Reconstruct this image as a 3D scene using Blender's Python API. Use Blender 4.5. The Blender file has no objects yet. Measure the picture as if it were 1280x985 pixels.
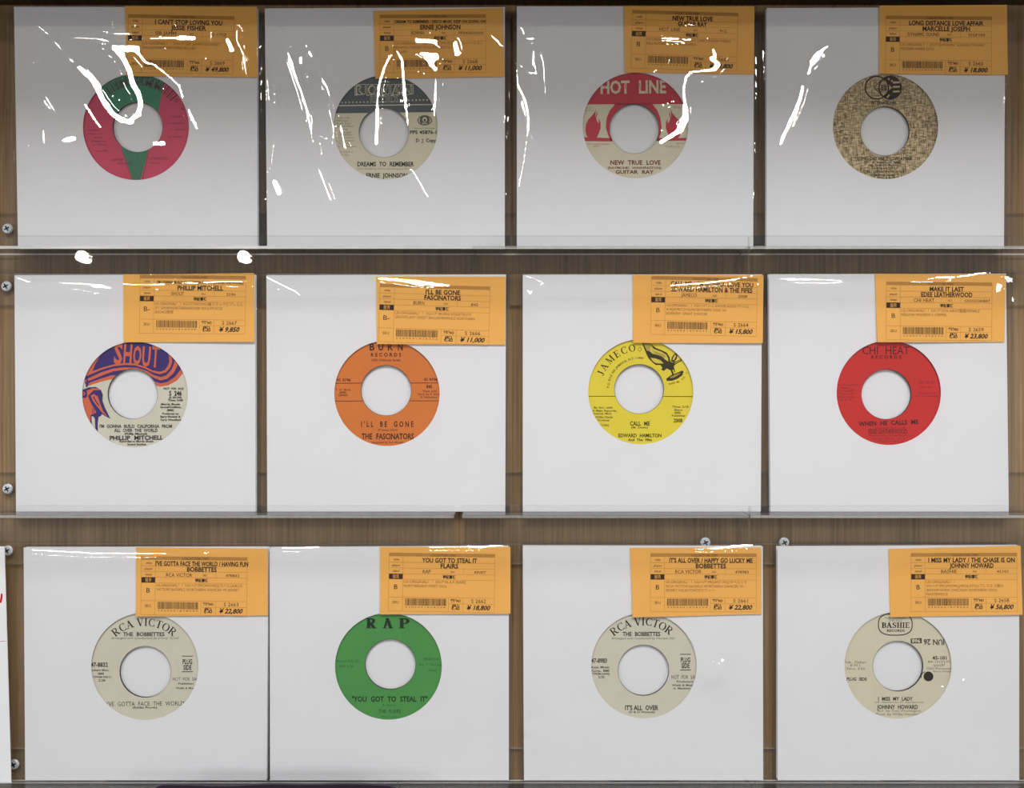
import bpy, math, random
import numpy as np
from mathutils import Vector

random.seed(7)
rng = np.random.default_rng(7)
SC = bpy.context.scene
COL = SC.collection

# ------------------------------------------------------------------ camera
CAM_D, FPX, EYE = 0.60, 1000.0, 1.45          # 0.6 m in front of the wall, eye height 1.45 m
cam_data = bpy.data.cameras.new('camera')
cam_data.sensor_width = 36.0
cam_data.lens = FPX / 1280.0 * 36.0
cam_data.clip_start = 0.01
cam = bpy.data.objects.new('camera', cam_data)
cam.location = (0, -CAM_D, EYE)
cam.rotation_euler = (math.radians(90), 0, 0)
COL.objects.link(cam)
SC.camera = cam

# ------------------------------------------------------------------ exposure and surroundings
SC.view_settings.view_transform = 'Standard'
SC.view_settings.look = 'None'
SC.view_settings.gamma = 1.0
SC.view_settings.exposure = 0.17
SC.view_settings.use_curve_mapping = False
world = bpy.data.worlds.new('shop_surroundings')
SC.world = world
world.use_nodes = True
wb = world.node_tree.nodes['Background']
wb.inputs[0].default_value = (1.0, 0.92, 0.82, 1)
wb.inputs[1].default_value = 0.12

# ------------------------------------------------------------------ lamps of the shop and added fill lamps
LAMPS = []
def lamp(name, loc, aim, energy, size, shape='DISK', size_y=None, color=(1, 1, 1), spread=None):
    d = bpy.data.lights.new(name, 'AREA')
    d.shape = shape
    d.size = size
    if size_y: d.size_y = size_y
    d.energy = energy
    d.color = color
    if spread: d.spread = spread
    o = bpy.data.objects.new(name, d)
    o.location = loc
    o.rotation_euler = (Vector(aim) - Vector(loc)).to_track_quat('-Z', 'Y').to_euler()
    COL.objects.link(o)
    return o

def spot_at(a, b, dist, diam, radiance, color):
    """round spot in the direction whose mirror image has slope (a, b) seen by the camera"""
    loc = Vector((a * (dist + CAM_D), -dist, EYE + b * (dist + CAM_D)))
    area = math.pi * (diam / 2) ** 2
    lamp('glint_spot', loc, (0, 0, EYE), radiance * area * math.pi, diam, color=color)
    LAMPS.append(loc)
WARM = (1.0, 0.93, 0.82)
spot_at(-0.532, 0.170, 4.4, 0.070, 110, WARM)
spot_at(-0.332, 0.170, 4.4, 0.070, 110, WARM)
spot_at(-0.408, 0.447, 1.35, 0.050, 110, WARM)
spot_at(-0.108, 0.443, 1.35, 0.050, 110, WARM)
spot_at(0.215, 0.446, 1.35, 0.050, 110, WARM)
spot_at(0.500, 0.600, 0.82, 0.042, 110, WARM)  # added spot, gives the right-hand films a lamp to reflect
COOL = (0.975, 0.985, 1.0)
lamp('ceiling_panel', (0.1, -1.50, EYE + 1.70), (0, 0, EYE - 0.60), 46, 1.8, 'RECTANGLE', 0.8, COOL)
lamp('side_fill', (-2.9, -2.4, EYE - 0.25), (0, 0, EYE - 0.45), 17, 0.7, 'RECTANGLE', 0.7, COOL)  # added fill lamp at the left, lifts the lower rows
lamp('side_fill', (2.9, -2.4, EYE - 0.25), (0, 0, EYE - 0.45), 20, 0.7, 'RECTANGLE', 0.7, COOL)  # matching added fill at the right

# ------------------------------------------------------------------ helpers
def P(px, py, d):
    """photo pixel (1280 x 985) at a distance d in front of the wall"""
    s = (CAM_D - d) / FPX
    return Vector(((px - 640.0) * s, -d, EYE + (492.5 - py) * s))

def tag(o, label=None, cat=None, group=None, kind=None):
    if label: o['label'] = label
    if cat: o['category'] = cat
    if group: o['group'] = group
    if kind: o['kind'] = kind
    return o

def empty(name, loc):
    o = bpy.data.objects.new(name, None)
    o.location = loc
    o.empty_display_size = 0.01
    COL.objects.link(o)
    return o

class Mesh:
    def __init__(self):
        self.v, self.f, self.m = [], [], []
    def quad(self, a, b, c, d, m=0):
        i = len(self.v); self.v += [a, b, c, d]; self.f.append((i, i+1, i+2, i+3)); self.m.append(m)
    def add(self, vs, fs, m=0):
        i = len(self.v); self.v += list(vs)
        for f in fs:
            self.f.append(tuple(i + k for k in f)); self.m.append(m)
    def box(self, x0, x1, y0, y1, z0, z1, m=0, mtop=None, mfront=None, mbot=None, mside=None):
        vs = [(x, y, z) for x in (x0, x1) for y in (y0, y1) for z in (z0, z1)]
        i = len(self.v); self.v += [Vector(v) for v in vs]
        mt = m if mtop is None else mtop; mb = mt if mbot is None else mbot
        mf = m if mfront is None else mfront
        ms = m if mside is None else mside
        for f, mm in (((0,1,3,2), ms), ((4,6,7,5), ms), ((0,4,5,1), mf), ((2,3,7,6), m), ((1,5,7,3), mt), ((0,2,6,4), mb)):
            self.f.append(tuple(i + k for k in f)); self.m.append(mm)
    def build(self, name, mats, root=None, parent=None, smooth=False, flip=False):
        me = bpy.data.meshes.new(name)
        off = root.location if root is not None else Vector((0, 0, 0))
        me.from_pydata([tuple(Vector(v) - off) for v in self.v], [], self.f)
        if not isinstance(mats, (list, tuple)): mats = [mats]
        for mt in mats: me.materials.append(mt)
        me.polygons.foreach_set('material_index', self.m)
        if smooth: me.polygons.foreach_set('use_smooth', [True] * len(self.f))
        me.update()
        o = bpy.data.objects.new(name, me)
        COL.objects.link(o)
        if parent is not None: o.parent = parent
        elif root is not None: o.parent = root
        return o

def srgb(r, g, b):
    f = lambda c: (c/255/12.92) if c/255 <= 0.04045 else ((c/255 + 0.055)/1.055) ** 2.4
    return (f(r), f(g), f(b), 1)

def material(name, col, rough=0.6, spec=0.3, metal=0.0, var=0.0, scale=60, bump=0.0, bscale=300):
    m = bpy.data.materials.new(name); m.use_nodes = True
    nt = m.node_tree; b = nt.nodes['Principled BSDF']
    b.inputs['Base Color'].default_value = col
    b.inputs['Roughness'].default_value = rough
    b.inputs['Specular IOR Level'].default_value = spec
    b.inputs['Metallic'].default_value = metal
    if var or bump:
        tc = nt.nodes.new('ShaderNodeTexCoord')
    if var:
        n = nt.nodes.new('ShaderNodeTexNoise'); n.inputs['Scale'].default_value = scale; n.inputs['Detail'].default_value = 4
        nt.links.new(tc.outputs['Object'], n.inputs['Vector'])
        r = nt.nodes.new('ShaderNodeValToRGB')
        r.color_ramp.elements[0].position = 0.3; r.color_ramp.elements[1].position = 0.7
        r.color_ramp.elements[0].color = tuple(c * (1 - var) for c in col[:3]) + (1,)
        r.color_ramp.elements[1].color = tuple(min(1, c * (1 + var)) for c in col[:3]) + (1,)
        nt.links.new(n.outputs['Fac'], r.inputs['Fac']); nt.links.new(r.outputs['Color'], b.inputs['Base Color'])
    if bump:
        n2 = nt.nodes.new('ShaderNodeTexNoise'); n2.inputs['Scale'].default_value = bscale; n2.inputs['Detail'].default_value = 3
        nt.links.new(tc.outputs['Object'], n2.inputs['Vector'])
        bp = nt.nodes.new('ShaderNodeBump'); bp.inputs['Strength'].default_value = bump; bp.inputs['Distance'].default_value = 0.001
        nt.links.new(n2.outputs['Fac'], bp.inputs['Height']); nt.links.new(bp.outputs['Normal'], b.inputs['Normal'])
    return m

def clear_material(name, tint, ior, gain, rough, haze=0.0, haze_col=(1, 1, 1, 1)):
    """thin clear sheet: transmits, reflects by Fresnel, a little haze"""
    m = bpy.data.materials.new(name); m.use_nodes = True
    nt = m.node_tree; nt.nodes.clear()
    out = nt.nodes.new('ShaderNodeOutputMaterial')
    tr = nt.nodes.new('ShaderNodeBsdfTransparent'); tr.inputs['Color'].default_value = tint
    gl = nt.nodes.new('ShaderNodeBsdfGlossy'); gl.inputs['Roughness'].default_value = rough
    f0 = ((ior-1)/(ior+1))**2
    lw = nt.nodes.new('ShaderNodeLayerWeight'); lw.inputs['Blend'].default_value = 0.5     # facing = 1 - |cos|, same from both sides
    pw = nt.nodes.new('ShaderNodeMath'); pw.operation = 'POWER'; pw.inputs[1].default_value = 5.0
    fr = nt.nodes.new('ShaderNodeMath'); fr.operation = 'MULTIPLY_ADD'; fr.inputs[1].default_value = 1-f0; fr.inputs[2].default_value = f0
    nt.links.new(lw.outputs['Facing'], pw.inputs[0]); nt.links.new(pw.outputs[0], fr.inputs[0])
    mu = nt.nodes.new('ShaderNodeMath'); mu.operation = 'MULTIPLY'; mu.inputs[1].default_value = gain; mu.use_clamp = True
    mx = nt.nodes.new('ShaderNodeMixShader')
    nt.links.new(fr.outputs[0], mu.inputs[0]); nt.links.new(mu.outputs[0], mx.inputs[0])
    src = tr.outputs[0]
    if haze:
        df = nt.nodes.new('ShaderNodeBsdfDiffuse'); df.inputs['Color'].default_value = haze_col
        m2 = nt.nodes.new('ShaderNodeMixShader'); m2.inputs[0].default_value = haze
        nt.links.new(tr.outputs[0], m2.inputs[1]); nt.links.new(df.outputs[0], m2.inputs[2]); src = m2.outputs[0]
    nt.links.new(src, mx.inputs[1]); nt.links.new(gl.outputs[0], mx.inputs[2])
    nt.links.new(mx.outputs[0], out.inputs[0])
    return m

def wood_material(name, dark, mid, light, gloss=0.45):
    m = bpy.data.materials.new(name); m.use_nodes = True
    nt = m.node_tree; b = nt.nodes['Principled BSDF']
    tc = nt.nodes.new('ShaderNodeTexCoord')
    def noise(sx, sz, detail, rough=0.6):
        mp = nt.nodes.new('ShaderNodeMapping'); mp.inputs['Scale'].default_value = (sx, 1, sz)
        n = nt.nodes.new('ShaderNodeTexNoise'); n.inputs['Scale'].default_value = 1.0
        n.inputs['Detail'].default_value = detail; n.inputs['Roughness'].default_value = rough
        nt.links.new(tc.outputs['Object'], mp.inputs['Vector']); nt.links.new(mp.outputs['Vector'], n.inputs['Vector'])
        return n
    n1 = noise(420, 5, 4, 0.75); n2 = noise(40, 2, 3); n3 = noise(1400, 30, 2)
    a = nt.nodes.new('ShaderNodeMath'); a.operation = 'MULTIPLY'; a.inputs[1].default_value = 0.55
    b2 = nt.nodes.new('ShaderNodeMath'); b2.operation = 'MULTIPLY_ADD'; b2.inputs[1].default_value = 0.3
    c = nt.nodes.new('ShaderNodeMath'); c.operation = 'MULTIPLY_ADD'; c.inputs[1].default_value = 0.15
    nt.links.new(n1.outputs['Fac'], a.inputs[0]); nt.links.new(n2.outputs['Fac'], b2.inputs[0]); nt.links.new(a.outputs[0], b2.inputs[2])
    nt.links.new(n3.outputs['Fac'], c.inputs[0]); nt.links.new(b2.outputs[0], c.inputs[2])
    r = nt.nodes.new('ShaderNodeValToRGB')
    r.color_ramp.elements[0].position = 0.36; r.color_ramp.elements[0].color = dark
    r.color_ramp.elements[1].position = 0.66; r.color_ramp.elements[1].color = light
    e = r.color_ramp.elements.new(0.5); e.color = mid
    nt.links.new(c.outputs[0], r.inputs['Fac']); nt.links.new(r.outputs['Color'], b.inputs['Base Color'])
    b.inputs['Roughness'].default_value = gloss; b.inputs['Specular IOR Level'].default_value = 0.25
    return m

M_WOOD = wood_material('walnut_laminate', srgb(102, 78, 54), srgb(140, 113, 82), srgb(166, 138, 104))
M_TRIM = wood_material('dark_walnut', srgb(50, 36, 26), srgb(66, 50, 36), srgb(84, 64, 47))
M_PAPER = material('white_paper', srgb(236, 236, 239), 0.75, 0.2, var=0.012, scale=25, bump=0.12, bscale=22)
M_PAPERB = material('white_card', srgb(238, 238, 240), 0.75, 0.2, var=0.01)
M_TAG = material('orange_paper', srgb(250, 186, 94), 0.8, 0.12, var=0.02, scale=40)
M_TAGBAR = material('brown_dither_ink', srgb(192, 138, 68), 0.8, 0.1, var=0.12, scale=1500)
M_TAGLINE = material('thin_rule_ink', srgb(206, 142, 68), 0.8, 0.1)
M_INK = material('black_ink', srgb(38, 28, 24), 0.7, 0.1)
M_SOFTINK = material('faint_ink', srgb(150, 106, 62), 0.8, 0.1)
M_TAGDARK = material('dark_brown_ink', srgb(58, 36, 28), 0.8, 0.1)
M_BARCODE = material('barcode_ink', srgb(84, 62, 40), 0.8, 0.1)
M_VINYL = material('black_vinyl', srgb(18, 18, 20), 0.25, 0.5)
M_ACRYL = clear_material('clear_acrylic', (0.992, 0.995, 0.992, 1), 1.49, 1.0, 0.01, 0.005)
M_ACRYL_EDGE = clear_material('acrylic_cut_edge', (0.60, 0.60, 0.57, 1), 1.49, 1.5, 0.25, 0.25, (0.85, 0.85, 0.82, 1))
M_ACRYL_RIM = clear_material('acrylic_rim_glint', (0.8, 0.8, 0.78, 1), 1.49, 1.5, 0.15, 0.72, (0.93, 0.92, 0.88, 1))  # whitish haze colour paints in the light caught by the edge
M_FILM = clear_material('clear_plastic_film', (0.985, 0.985, 0.985, 1), 1.5, 1.9, 0.026, 0.012)
M_STEEL = material('zinc_screw', srgb(205, 210, 214), 0.45, 0.5, 0.25)
M_STEELD = material('screw_recess', srgb(40, 44, 54), 0.6, 0.3)
M_NAVY = material('dark_plum_card', srgb(40, 30, 44), 0.5, 0.4)
M_RED_INK = material('red_marker', srgb(205, 30, 40), 0.6, 0.2)

# ------------------------------------------------------------------ lettering: glyph meshes gathered once from the built-in font
_fc = bpy.data.curves.new('type', 'FONT'); _fc.resolution_u = 2; _fc.fill_mode = 'FRONT'
_fo = bpy.data.objects.new('type', _fc); COL.objects.link(_fo)
_gl = {}
def _raw(s, bold):
    _fc.body = s; _fc.offset = 0.030 if bold else 0.0
    bpy.context.view_layer.update()
    ev = _fo.evaluated_get(bpy.context.evaluated_depsgraph_get())
    me = ev.to_mesh()
    vs = [(v.co.x, v.co.y) for v in me.vertices]; fs = [tuple(p.vertices) for p in me.polygons]
    ev.to_mesh_clear()
    return vs, fs
def glyph(ch, bold):
    k = (ch, bold)
    if k not in _gl:
        if ch == ' ': _gl[k] = ([], [], 0.32)
        else:
            vs, fs = _raw(ch, bold)
            a, _ = _raw(ch + 'I', bold); b, _ = _raw('I', bold)
            adv = max(x for x, y in a) - max(x for x, y in b)
            _gl[k] = (vs, fs, adv)
    return _gl[k]

def stroke(pts, w):
    """variable-width open polyline as quads (2-D)"""
    n = len(pts)
    if not isinstance(w, (list, tuple)): w = [w] * n
    L = []
    for i in range(n):
        a = pts[max(0, i-1)]; b = pts[min(n-1, i+1)]
        dx, dy = b[0]-a[0], b[1]-a[1]; l = math.hypot(dx, dy) or 1
        nx, ny = -dy/l*w[i]/2, dx/l*w[i]/2
        L.append(((pts[i][0]+nx, pts[i][1]+ny), (pts[i][0]-nx, pts[i][1]-ny)))
    vs = [q for p in L for q in p]
    return vs, [(2*i, 2*i+1, 2*i+3, 2*i+2) for i in range(n-1)]

def earc(cx, cy, rx, ry, a0, a1, thick, thin, n=18):
    pts, w = [], []
    for i in range(n+1):
        t = math.radians(a0 + (a1-a0)*i/n)
        pts.append((cx+rx*math.cos(t), cy+ry*math.sin(t))); w.append(thin+(thick-thin)*abs(math.cos(t))**1.3)
    return pts, w
TK, TN = 0.18, 0.06
def _ser(x0, x1, y): return ([(x0, y), (x1, y)], TN)
def serif_strokes(c):
    B, T = 0.03, 0.97
    st = lambda x: ([(x, 0), (x, 1)], TK)
    if c == 'R': return [st(.22), _ser(.03,.45,T), _ser(.03,.42,B), ([(.22,T),(.46,T),(.66,.88),(.71,.74),(.66,.6),(.46,.5),(.22,.5)], [.06,.07,.14,.17,.14,.07,.06]), ([(.42,.5),(.76,.02)], .17), _ser(.64,.95,B)], .98
    if c == 'P': return [st(.22), _ser(.03,.45,T), _ser(.03,.42,B), ([(.22,T),(.46,T),(.66,.88),(.71,.72),(.66,.56),(.46,.46),(.22,.46)], [.06,.07,.14,.17,.14,.07,.06])], .85
    if c == 'C': return [earc(.5,.5,.38,.47,48,312,TK,.05), ([(.80,.64),(.80,.98)],.05), ([(.80,.04),(.80,.3)],.05)], .95
    if c == 'A': return [([(.14,0),(.44,1)],.07), ([(.42,1),(.78,0)],TK), ([(.24,.32),(.64,.32)],.06), _ser(0,.29,B), _ser(.6,.97,B)], .98
    if c == 'V': return [([(.16,1),(.48,0)],TK), ([(.48,0),(.78,1)],.07), _ser(0,.34,T), _ser(.63,.92,T)], .9
    if c == 'I': return [st(.22), _ser(.04,.40,T), _ser(.04,.40,B)], .5
    if c == 'T': return [st(.42), _ser(.03,.81,T), ([(.055,1),(.055,.74)],.05), ([(.785,1),(.785,.74)],.05), _ser(.24,.60,B)], .88
    if c == 'O': return [earc(.48,.5,.38,.47,0,360,TK,.05,28)], .98
    if c == 'J': return [([(.42,1),(.42,.22),(.34,.06),(.2,.03),(.09,.12),(.09,.22)],[TK,TK,.13,.06,.08,.12]), _ser(.24,.6,T)], .7
    if c == 'M': return [([(.14,0),(.14,1)],.06), ([(.16,1),(.52,.08)],.16), ([(.52,.08),(.88,1)],.05), ([(.90,0),(.90,1)],TK), _ser(0,.3,T), _ser(0,.28,B), _ser(.76,1.04,T), _ser(.76,1.04,B)], 1.12
    if c == 'E': return [st(.22), _ser(.03,.74,T), _ser(.03,.76,B), ([(.22,.51),(.55,.51)],.06), ([(.72,1),(.72,.74)],.05), ([(.74,0),(.74,.28)],.05), ([(.55,.38),(.55,.64)],.05)], .85
    if c == 'B': return [st(.22), _ser(.03,.45,T), _ser(.03,.45,B), ([(.22,T),(.44,T),(.62,.88),(.66,.76),(.62,.62),(.44,.52),(.22,.52)], [.06,.07,.14,.17,.14,.07,.06]), ([(.4,.52),(.62,.46),(.71,.28),(.64,.12),(.44,B),(.22,B)], [.07,.13,.18,.14,.07,.06])], .85
    if c == 'S': return [([(.68,.74),(.6,.9),(.4,.97),(.2,.88),(.16,.7),(.32,.56),(.52,.46),(.66,.32),(.62,.12),(.42,.03),(.2,.08),(.12,.26)], [.06,.08,.07,.13,.17,.18,.18,.17,.13,.07,.08,.06]), ([(.69,.72),(.69,.98)],.05), ([(.11,.02),(.11,.3)],.05)], .82
    if c == 'H': return [st(.22), st(.72), ([(.22,.5),(.72,.5)],.06), _ser(.04,.40,T), _ser(.04,.40,B), _ser(.54,.90,T), _ser(.54,.90,B)], .96
    return [], .4
def sglyph(c):
    k = (c, 'serif')
    if k not in _gl:
        sts, adv = serif_strokes(c); vs, fs = [], []
        for p, w in sts:
            a, b = stroke(p, w); i = len(vs); vs += a; fs += [tuple(i+q for q in f) for f in b]
        _gl[k] = (vs, fs, adv)
    return _gl[k]

def layout(s, style, track=0.0):
    """flat text with unit cap height, origin at the baseline left"""
    vs, fs, x = [], [], 0.0
    for ch in s:
        if 's' in style: g, f, adv = sglyph(ch); sc = 1.0
        else: g, f, adv = glyph(ch, 'b' in style); sc = 1/0.69
        i = len(vs)
        vs += [(x + a*sc, b*sc) for a, b in g]; fs += [tuple(i+q for q in t) for t in f]
        x += adv*sc + track
    if 'i' in style: vs = [(a + 0.28*b, b) for a, b in vs]
    return vs, fs

def put_text(mesh, mapf, s, cx, cy, h, w=None, style='n', rot=0.0, mat=0, track=0.0, align='c'):
    """cap height h centred at (cx, cy), stretched to the width w; y runs down as in the photo"""
    vs, fs = layout(s, style, track)
    if not vs: return
    x0 = min(a for a, b in vs); x1 = max(a for a, b in vs)
    sx = (w/(x1-x0)) if w else h
    xm = (x0+x1)/2 if align == 'c' else x0
    c, sn = math.cos(math.radians(rot)), math.sin(math.radians(rot))
    out = []
    for a, b in vs:
        u = (a-xm)*sx; v = -(b-0.5)*h
        out.append(mapf(cx + u*c - v*sn, cy + u*sn + v*c))
    mesh.add(out, fs, mat)

def put_arc(mesh, mapf, s, cx, cy, r, a0, a1, h, style='n', mat=0, squeeze=1.0):
    """letters along a circle, angles in degrees from 12 o'clock, clockwise"""
    advs = []
    for ch in s:
        g = sglyph(ch) if 's' in style else glyph(ch, 'b' in style)
        advs.append(g[2] * (1.0 if 's' in style else 1/0.69))
    tot = sum(advs) or 1; acc = 0
    for ch, ad in zip(s, advs):
        mid = acc + ad/2; acc += ad
        t = math.radians(a0 + (a1-a0)*mid/tot)
        if ch == ' ': continue
        put_text(mesh, mapf, ch, cx + r*math.sin(t), cy - r*math.cos(t), h, None if squeeze == 1 else None, style, math.degrees(t), mat)

def put_poly(mesh, mapf, pts, mat=0):
    from mathutils.geometry import tessellate_polygon
    tri = tessellate_polygon([[Vector((a, b, 0)) for a, b in pts]])
    mesh.add([mapf(a, b) for a, b in pts], [tuple(t) for t in tri], mat)
def put_stroke(mesh, mapf, pts, w, mat=0):
    vs, fs = stroke(pts, w)
    mesh.add([mapf(a, b) for a, b in vs], fs, mat)
def put_disc(mesh, mapf, cx, cy, rx, ry, mat=0, n=28):
    put_poly(mesh, mapf, [(cx+rx*math.cos(2*math.pi*i/n), cy+ry*math.sin(2*math.pi*i/n)) for i in range(n)], mat)
def put_ring(mesh, mapf, cx, cy, rx, ry, w, mat=0, n=48):
    put_stroke(mesh, mapf, [(cx+rx*math.cos(2*math.pi*i/n), cy+ry*math.sin(2*math.pi*i/n)) for i in range(n+1)], w, mat)
def put_annular(mesh, mapf, pts, cx, cy, r0, r1, mat=0, n=1080):
    """a filled outline kept to the ring between r0 and r1"""
    pts = [(a-cx, b-cy) for a, b in pts]
    def hits(t):
        dx, dy = math.cos(t), math.sin(t); out = []
        for i in range(len(pts)):
            ax, ay = pts[i]; bx, by = pts[(i+1) % len(pts)]
            ca = dx*ay - dy*ax; cb = dx*by - dy*bx
            if (ca > 0) != (cb > 0):
                k = ca/(ca-cb); r = (ax+(bx-ax)*k)*dx + (ay+(by-ay)*k)*dy
                if r > 0: out.append(r)
        out.sort()
        inside = len(out) % 2 == 1
        if inside: out = [0.0] + out
        iv = []
        for i in range(0, len(out)-1, 2):
            a, b = max(out[i], r0), min(out[i+1], r1)
            if b > a + 1e-6: iv.append((a, b))
        return iv
    prev = hits(0)
    for k in range(1, n+1):
        t0, t1 = 2*math.pi*(k-1)/n, 2*math.pi*k/n
        cur = hits(t1 % (2*math.pi))
        use0, use1 = prev, cur
        if len(prev) != len(cur): use1 = prev
        for (a, b), (c, d) in zip(use0, use1):
            mesh.quad(*[mapf(cx + r*math.cos(t), cy + r*math.sin(t)) for r, t in ((a, t0), (b, t0), (d, t1), (c, t1))], mat)
        prev = cur

# ------------------------------------------------------------------ the wall, the trim above and an added shade box
SX = 0.0006
w = Mesh(); w.box(-1.2, 1.2, 0.0, 0.02, 0.4, 2.3)
tag(w.build('wall_back', M_WOOD), kind='structure')
w = Mesh(); w.box(-1.2, 1.2, -0.062, -0.0002, EYE + 0.2915, EYE + 0.335)
tag(w.build('trim_1', M_TRIM), kind='structure')

w = Mesh(); w.box(-1.2, 1.2, -0.228, -0.0002, EYE + 0.368, EYE + 0.52)  # unseen box, added to keep steep light off the top row
tag(w.build('shade_box', M_TRIM), kind='structure')

# ------------------------------------------------------------------ acrylic record ledges
LIP_D0, LIP_D1 = 0.0250, 0.0268
def screw(mesh, x, z, d):
    n = 20; r = 0.0038
    ring = lambda rr, dd: [Vector((x+rr*math.cos(2*math.pi*i/n), -dd, z+rr*math.sin(2*math.pi*i/n))) for i in range(n)]
    rs = [ring(r, d), ring(r, d+0.0006), ring(r*0.82, d+0.0013), ring(r*0.4, d+0.0016)]
    i0 = len(mesh.v)
    for q in rs: mesh.v += q
    for k in range(3):
        for i in range(n):
            j = (i+1) % n
            mesh.f.append((i0+k*n+i, i0+k*n+j, i0+(k+1)*n+j, i0+(k+1)*n+i)); mesh.m.append(0)
    mesh.f.append(tuple(i0+3*n+i for i in range(n))); mesh.m.append(0)
    for a in (0.5, 0.5+math.pi/2):
        dx, dz = math.cos(a)*0.0021, math.sin(a)*0.0021; wx, wz = -math.sin(a)*0.00055, math.cos(a)*0.00055
        mesh.quad(*[Vector((x+sx*dx+sw*wx, -(d+0.00165), z+sx*dz+sw*wz)) for sx, sw in ((-1,-1),(1,-1),(1,1),(-1,1))], 1)

LEDGE_W = ['upper', 'middle', 'lower']
def ledge(x0, x1, zs, screws, label, zback=None):
    r = tag(empty('acrylic_ledge', (( x0+x1)/2, 0, EYE + zs)), label, 'shelf', 'clear acrylic record ledges')
    zt, zb = zs + 0.0285 if zback is None else zback, zs - 0.0400
    m = Mesh(); m.box(x0, x1, -0.0028, -0.0002, EYE+zb, EYE+zt, 0, 1, None, 1, 1)
    m.build('back_plate', [M_ACRYL, M_ACRYL_EDGE], r)
    m = Mesh(); m.box(x0, x1, -LIP_D0, -0.0028, EYE+zs-0.0020, EYE+zs, 0, 0, 1, 0, 2)
    m.build('shelf_plate', [M_ACRYL, M_ACRYL_RIM, M_ACRYL_EDGE], r)
    m = Mesh(); m.box(x0, x1, -LIP_D1, -LIP_D0, EYE+zs-0.0205, EYE+zs+0.0070, 0, 1, None, 1, 1)
    m.build('front_plate', [M_ACRYL, M_ACRYL_EDGE], r)
    m = Mesh(); m.box(x0, x1, -0.0034, -0.0028, EYE+zs-0.0026, EYE+zs-0.0020); m.build('seam_glint', M_ACRYL_RIM, r)  # pale bar on the back seam, its glint put into the colour
    for sx, sz in screws:
        m = Mesh(); q = P(sx, sz, 0.0028); screw(m, q.x, q.z, 0.0028)
        m.build('screw', [M_STEEL, M_STEELD], r)
    return r
X = lambda px, d=0.0268: (px - 640.0) * (CAM_D - d) / FPX
ZS1, ZS2, ZS3 = 0.1064, -0.0871, -0.2860
ledge(X(-40), X(591.5), ZS1, [(10, 286), (8.5, 358)], 'clear acrylic ledge under the top left pair of records, with a shiny cross-head screw')
ledge(X(592.5), X(936), ZS1, [(900, 356)], 'clear acrylic ledge under the red and cream flame-label record in the top row')
ledge(X(937.5), X(1330), ZS1, [(1000, 356)], 'clear acrylic ledge under the woven-look tan record at top right')
ledge(X(-40), X(567.5), ZS2, [(10, 611), (10, 688)], 'clear acrylic ledge under the purple swirl and the orange record, middle row left')
ledge(X(577.5), X(936.5), ZS2, [(881.5, 678)], 'clear acrylic ledge under the yellow eagle-label record')
ledge(X(938), X(1330), ZS2, [(980, 678)], 'clear acrylic ledge under the red-label record, middle row right')
ledge(X(-40), X(496.5), ZS3, [(18, 955)], 'clear acrylic ledge at bottom left, under the green-label record and its left neighbour', -0.2650)
ledge(X(497.5), X(943.5), ZS3, [], 'clear acrylic ledge along the bottom edge, in the middle under a cream-label record', -0.2650)
ledge(X(945), X(1330), ZS3, [], 'clear acrylic ledge at bottom right, under the cream record with a black dot', -0.2650)

# ------------------------------------------------------------------ record packages
def quad_plate(mesh, corners, d0, d1, m=0):
    """four photo corners (TL, TR, BR, BL) as a thin plate between distances d0 < d1"""
    f = [P(x, y, d1) for x, y in corners]
    b = [Vector((p.x, -d0, p.z)) for p in f]
    mesh.quad(f[0], f[3], f[2], f[1], m)
    mesh.quad(b[0], b[1], b[2], b[3], m)
    for i in range(4):
        j = (i+1) % 4
        mesh.quad(f[i], f[j], b[j], b[i], m)

def sleeve(corners, hole, D0, zs, label):
    base = P((corners[0][0]+corners[1][0])/2, corners[2][1], D0)
    r = tag(empty('record_sleeve', (base.x, -D0, EYE+zs)), label, 'record sleeve', 'white paper record sleeves')
    f1 = D0 + 0.0034; f0 = D0 + 0.0031
    cx, cy, R = hole
    # front panel with a round window, as a fan of strips from the window to the outline
    n = 128; inner, outer = [], []
    cs = corners
    def edge_hit(t):
        dx, dy = math.cos(t), math.sin(t); best = 1e9
        for i in range(4):
            ax, ay = cs[i]; bx, by = cs[(i+1) % 4]
            ex, ey = bx-ax, by-ay; den = dx*ey - dy*ex
            if abs(den) < 1e-9: continue
            k = ((ax-cx)*ey - (ay-cy)*ex)/den
            if k > 0: best = min(best, k)
        return best
    angs = sorted([2*math.pi*i/n for i in range(n)] + [math.atan2(y-cy, x-cx) % (2*math.pi) for x, y in cs])
    m = Mesh()
    zb = EYE + zs
    def Z(v):   # the bottom edge stands on the ledge
        return v
    F = []
    for t in angs:
        c, s_ = math.cos(t), math.sin(t); k = edge_hit(t) - 1e-4
        pi, po = P(cx+R*c, cy+R*s_, f1), P(cx+k*c, cy+k*s_, f1)
        F.append((pi, po, Vector((pi.x, -f0, pi.z)), Vector((po.x, -f0, po.z))))
    for i in range(len(F)):
        a, b = F[i], F[(i+1) % len(F)]
        m.quad(a[0], b[0], b[1], a[1]); m.quad(a[2], a[3], b[3], b[2])
        m.quad(a[0], a[2], b[2], b[0]); m.quad(a[1], b[1], b[3], a[3])
    m.build('front_panel', M_PAPER, r)
    m = Mesh(); quad_plate(m, [P2(c, f1, D0+0.0004) for c in cs], D0, D0+0.0004)
    m.build('back_panel', M_PAPER, r)
    return r
def P2(c, d_from, d_to):
    """photo point of the same wall-parallel position seen at another distance"""
    k = (CAM_D - d_from)/(CAM_D - d_to)
    return (640+(c[0]-640)*k, 492.5+(c[1]-492.5)*k)

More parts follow.
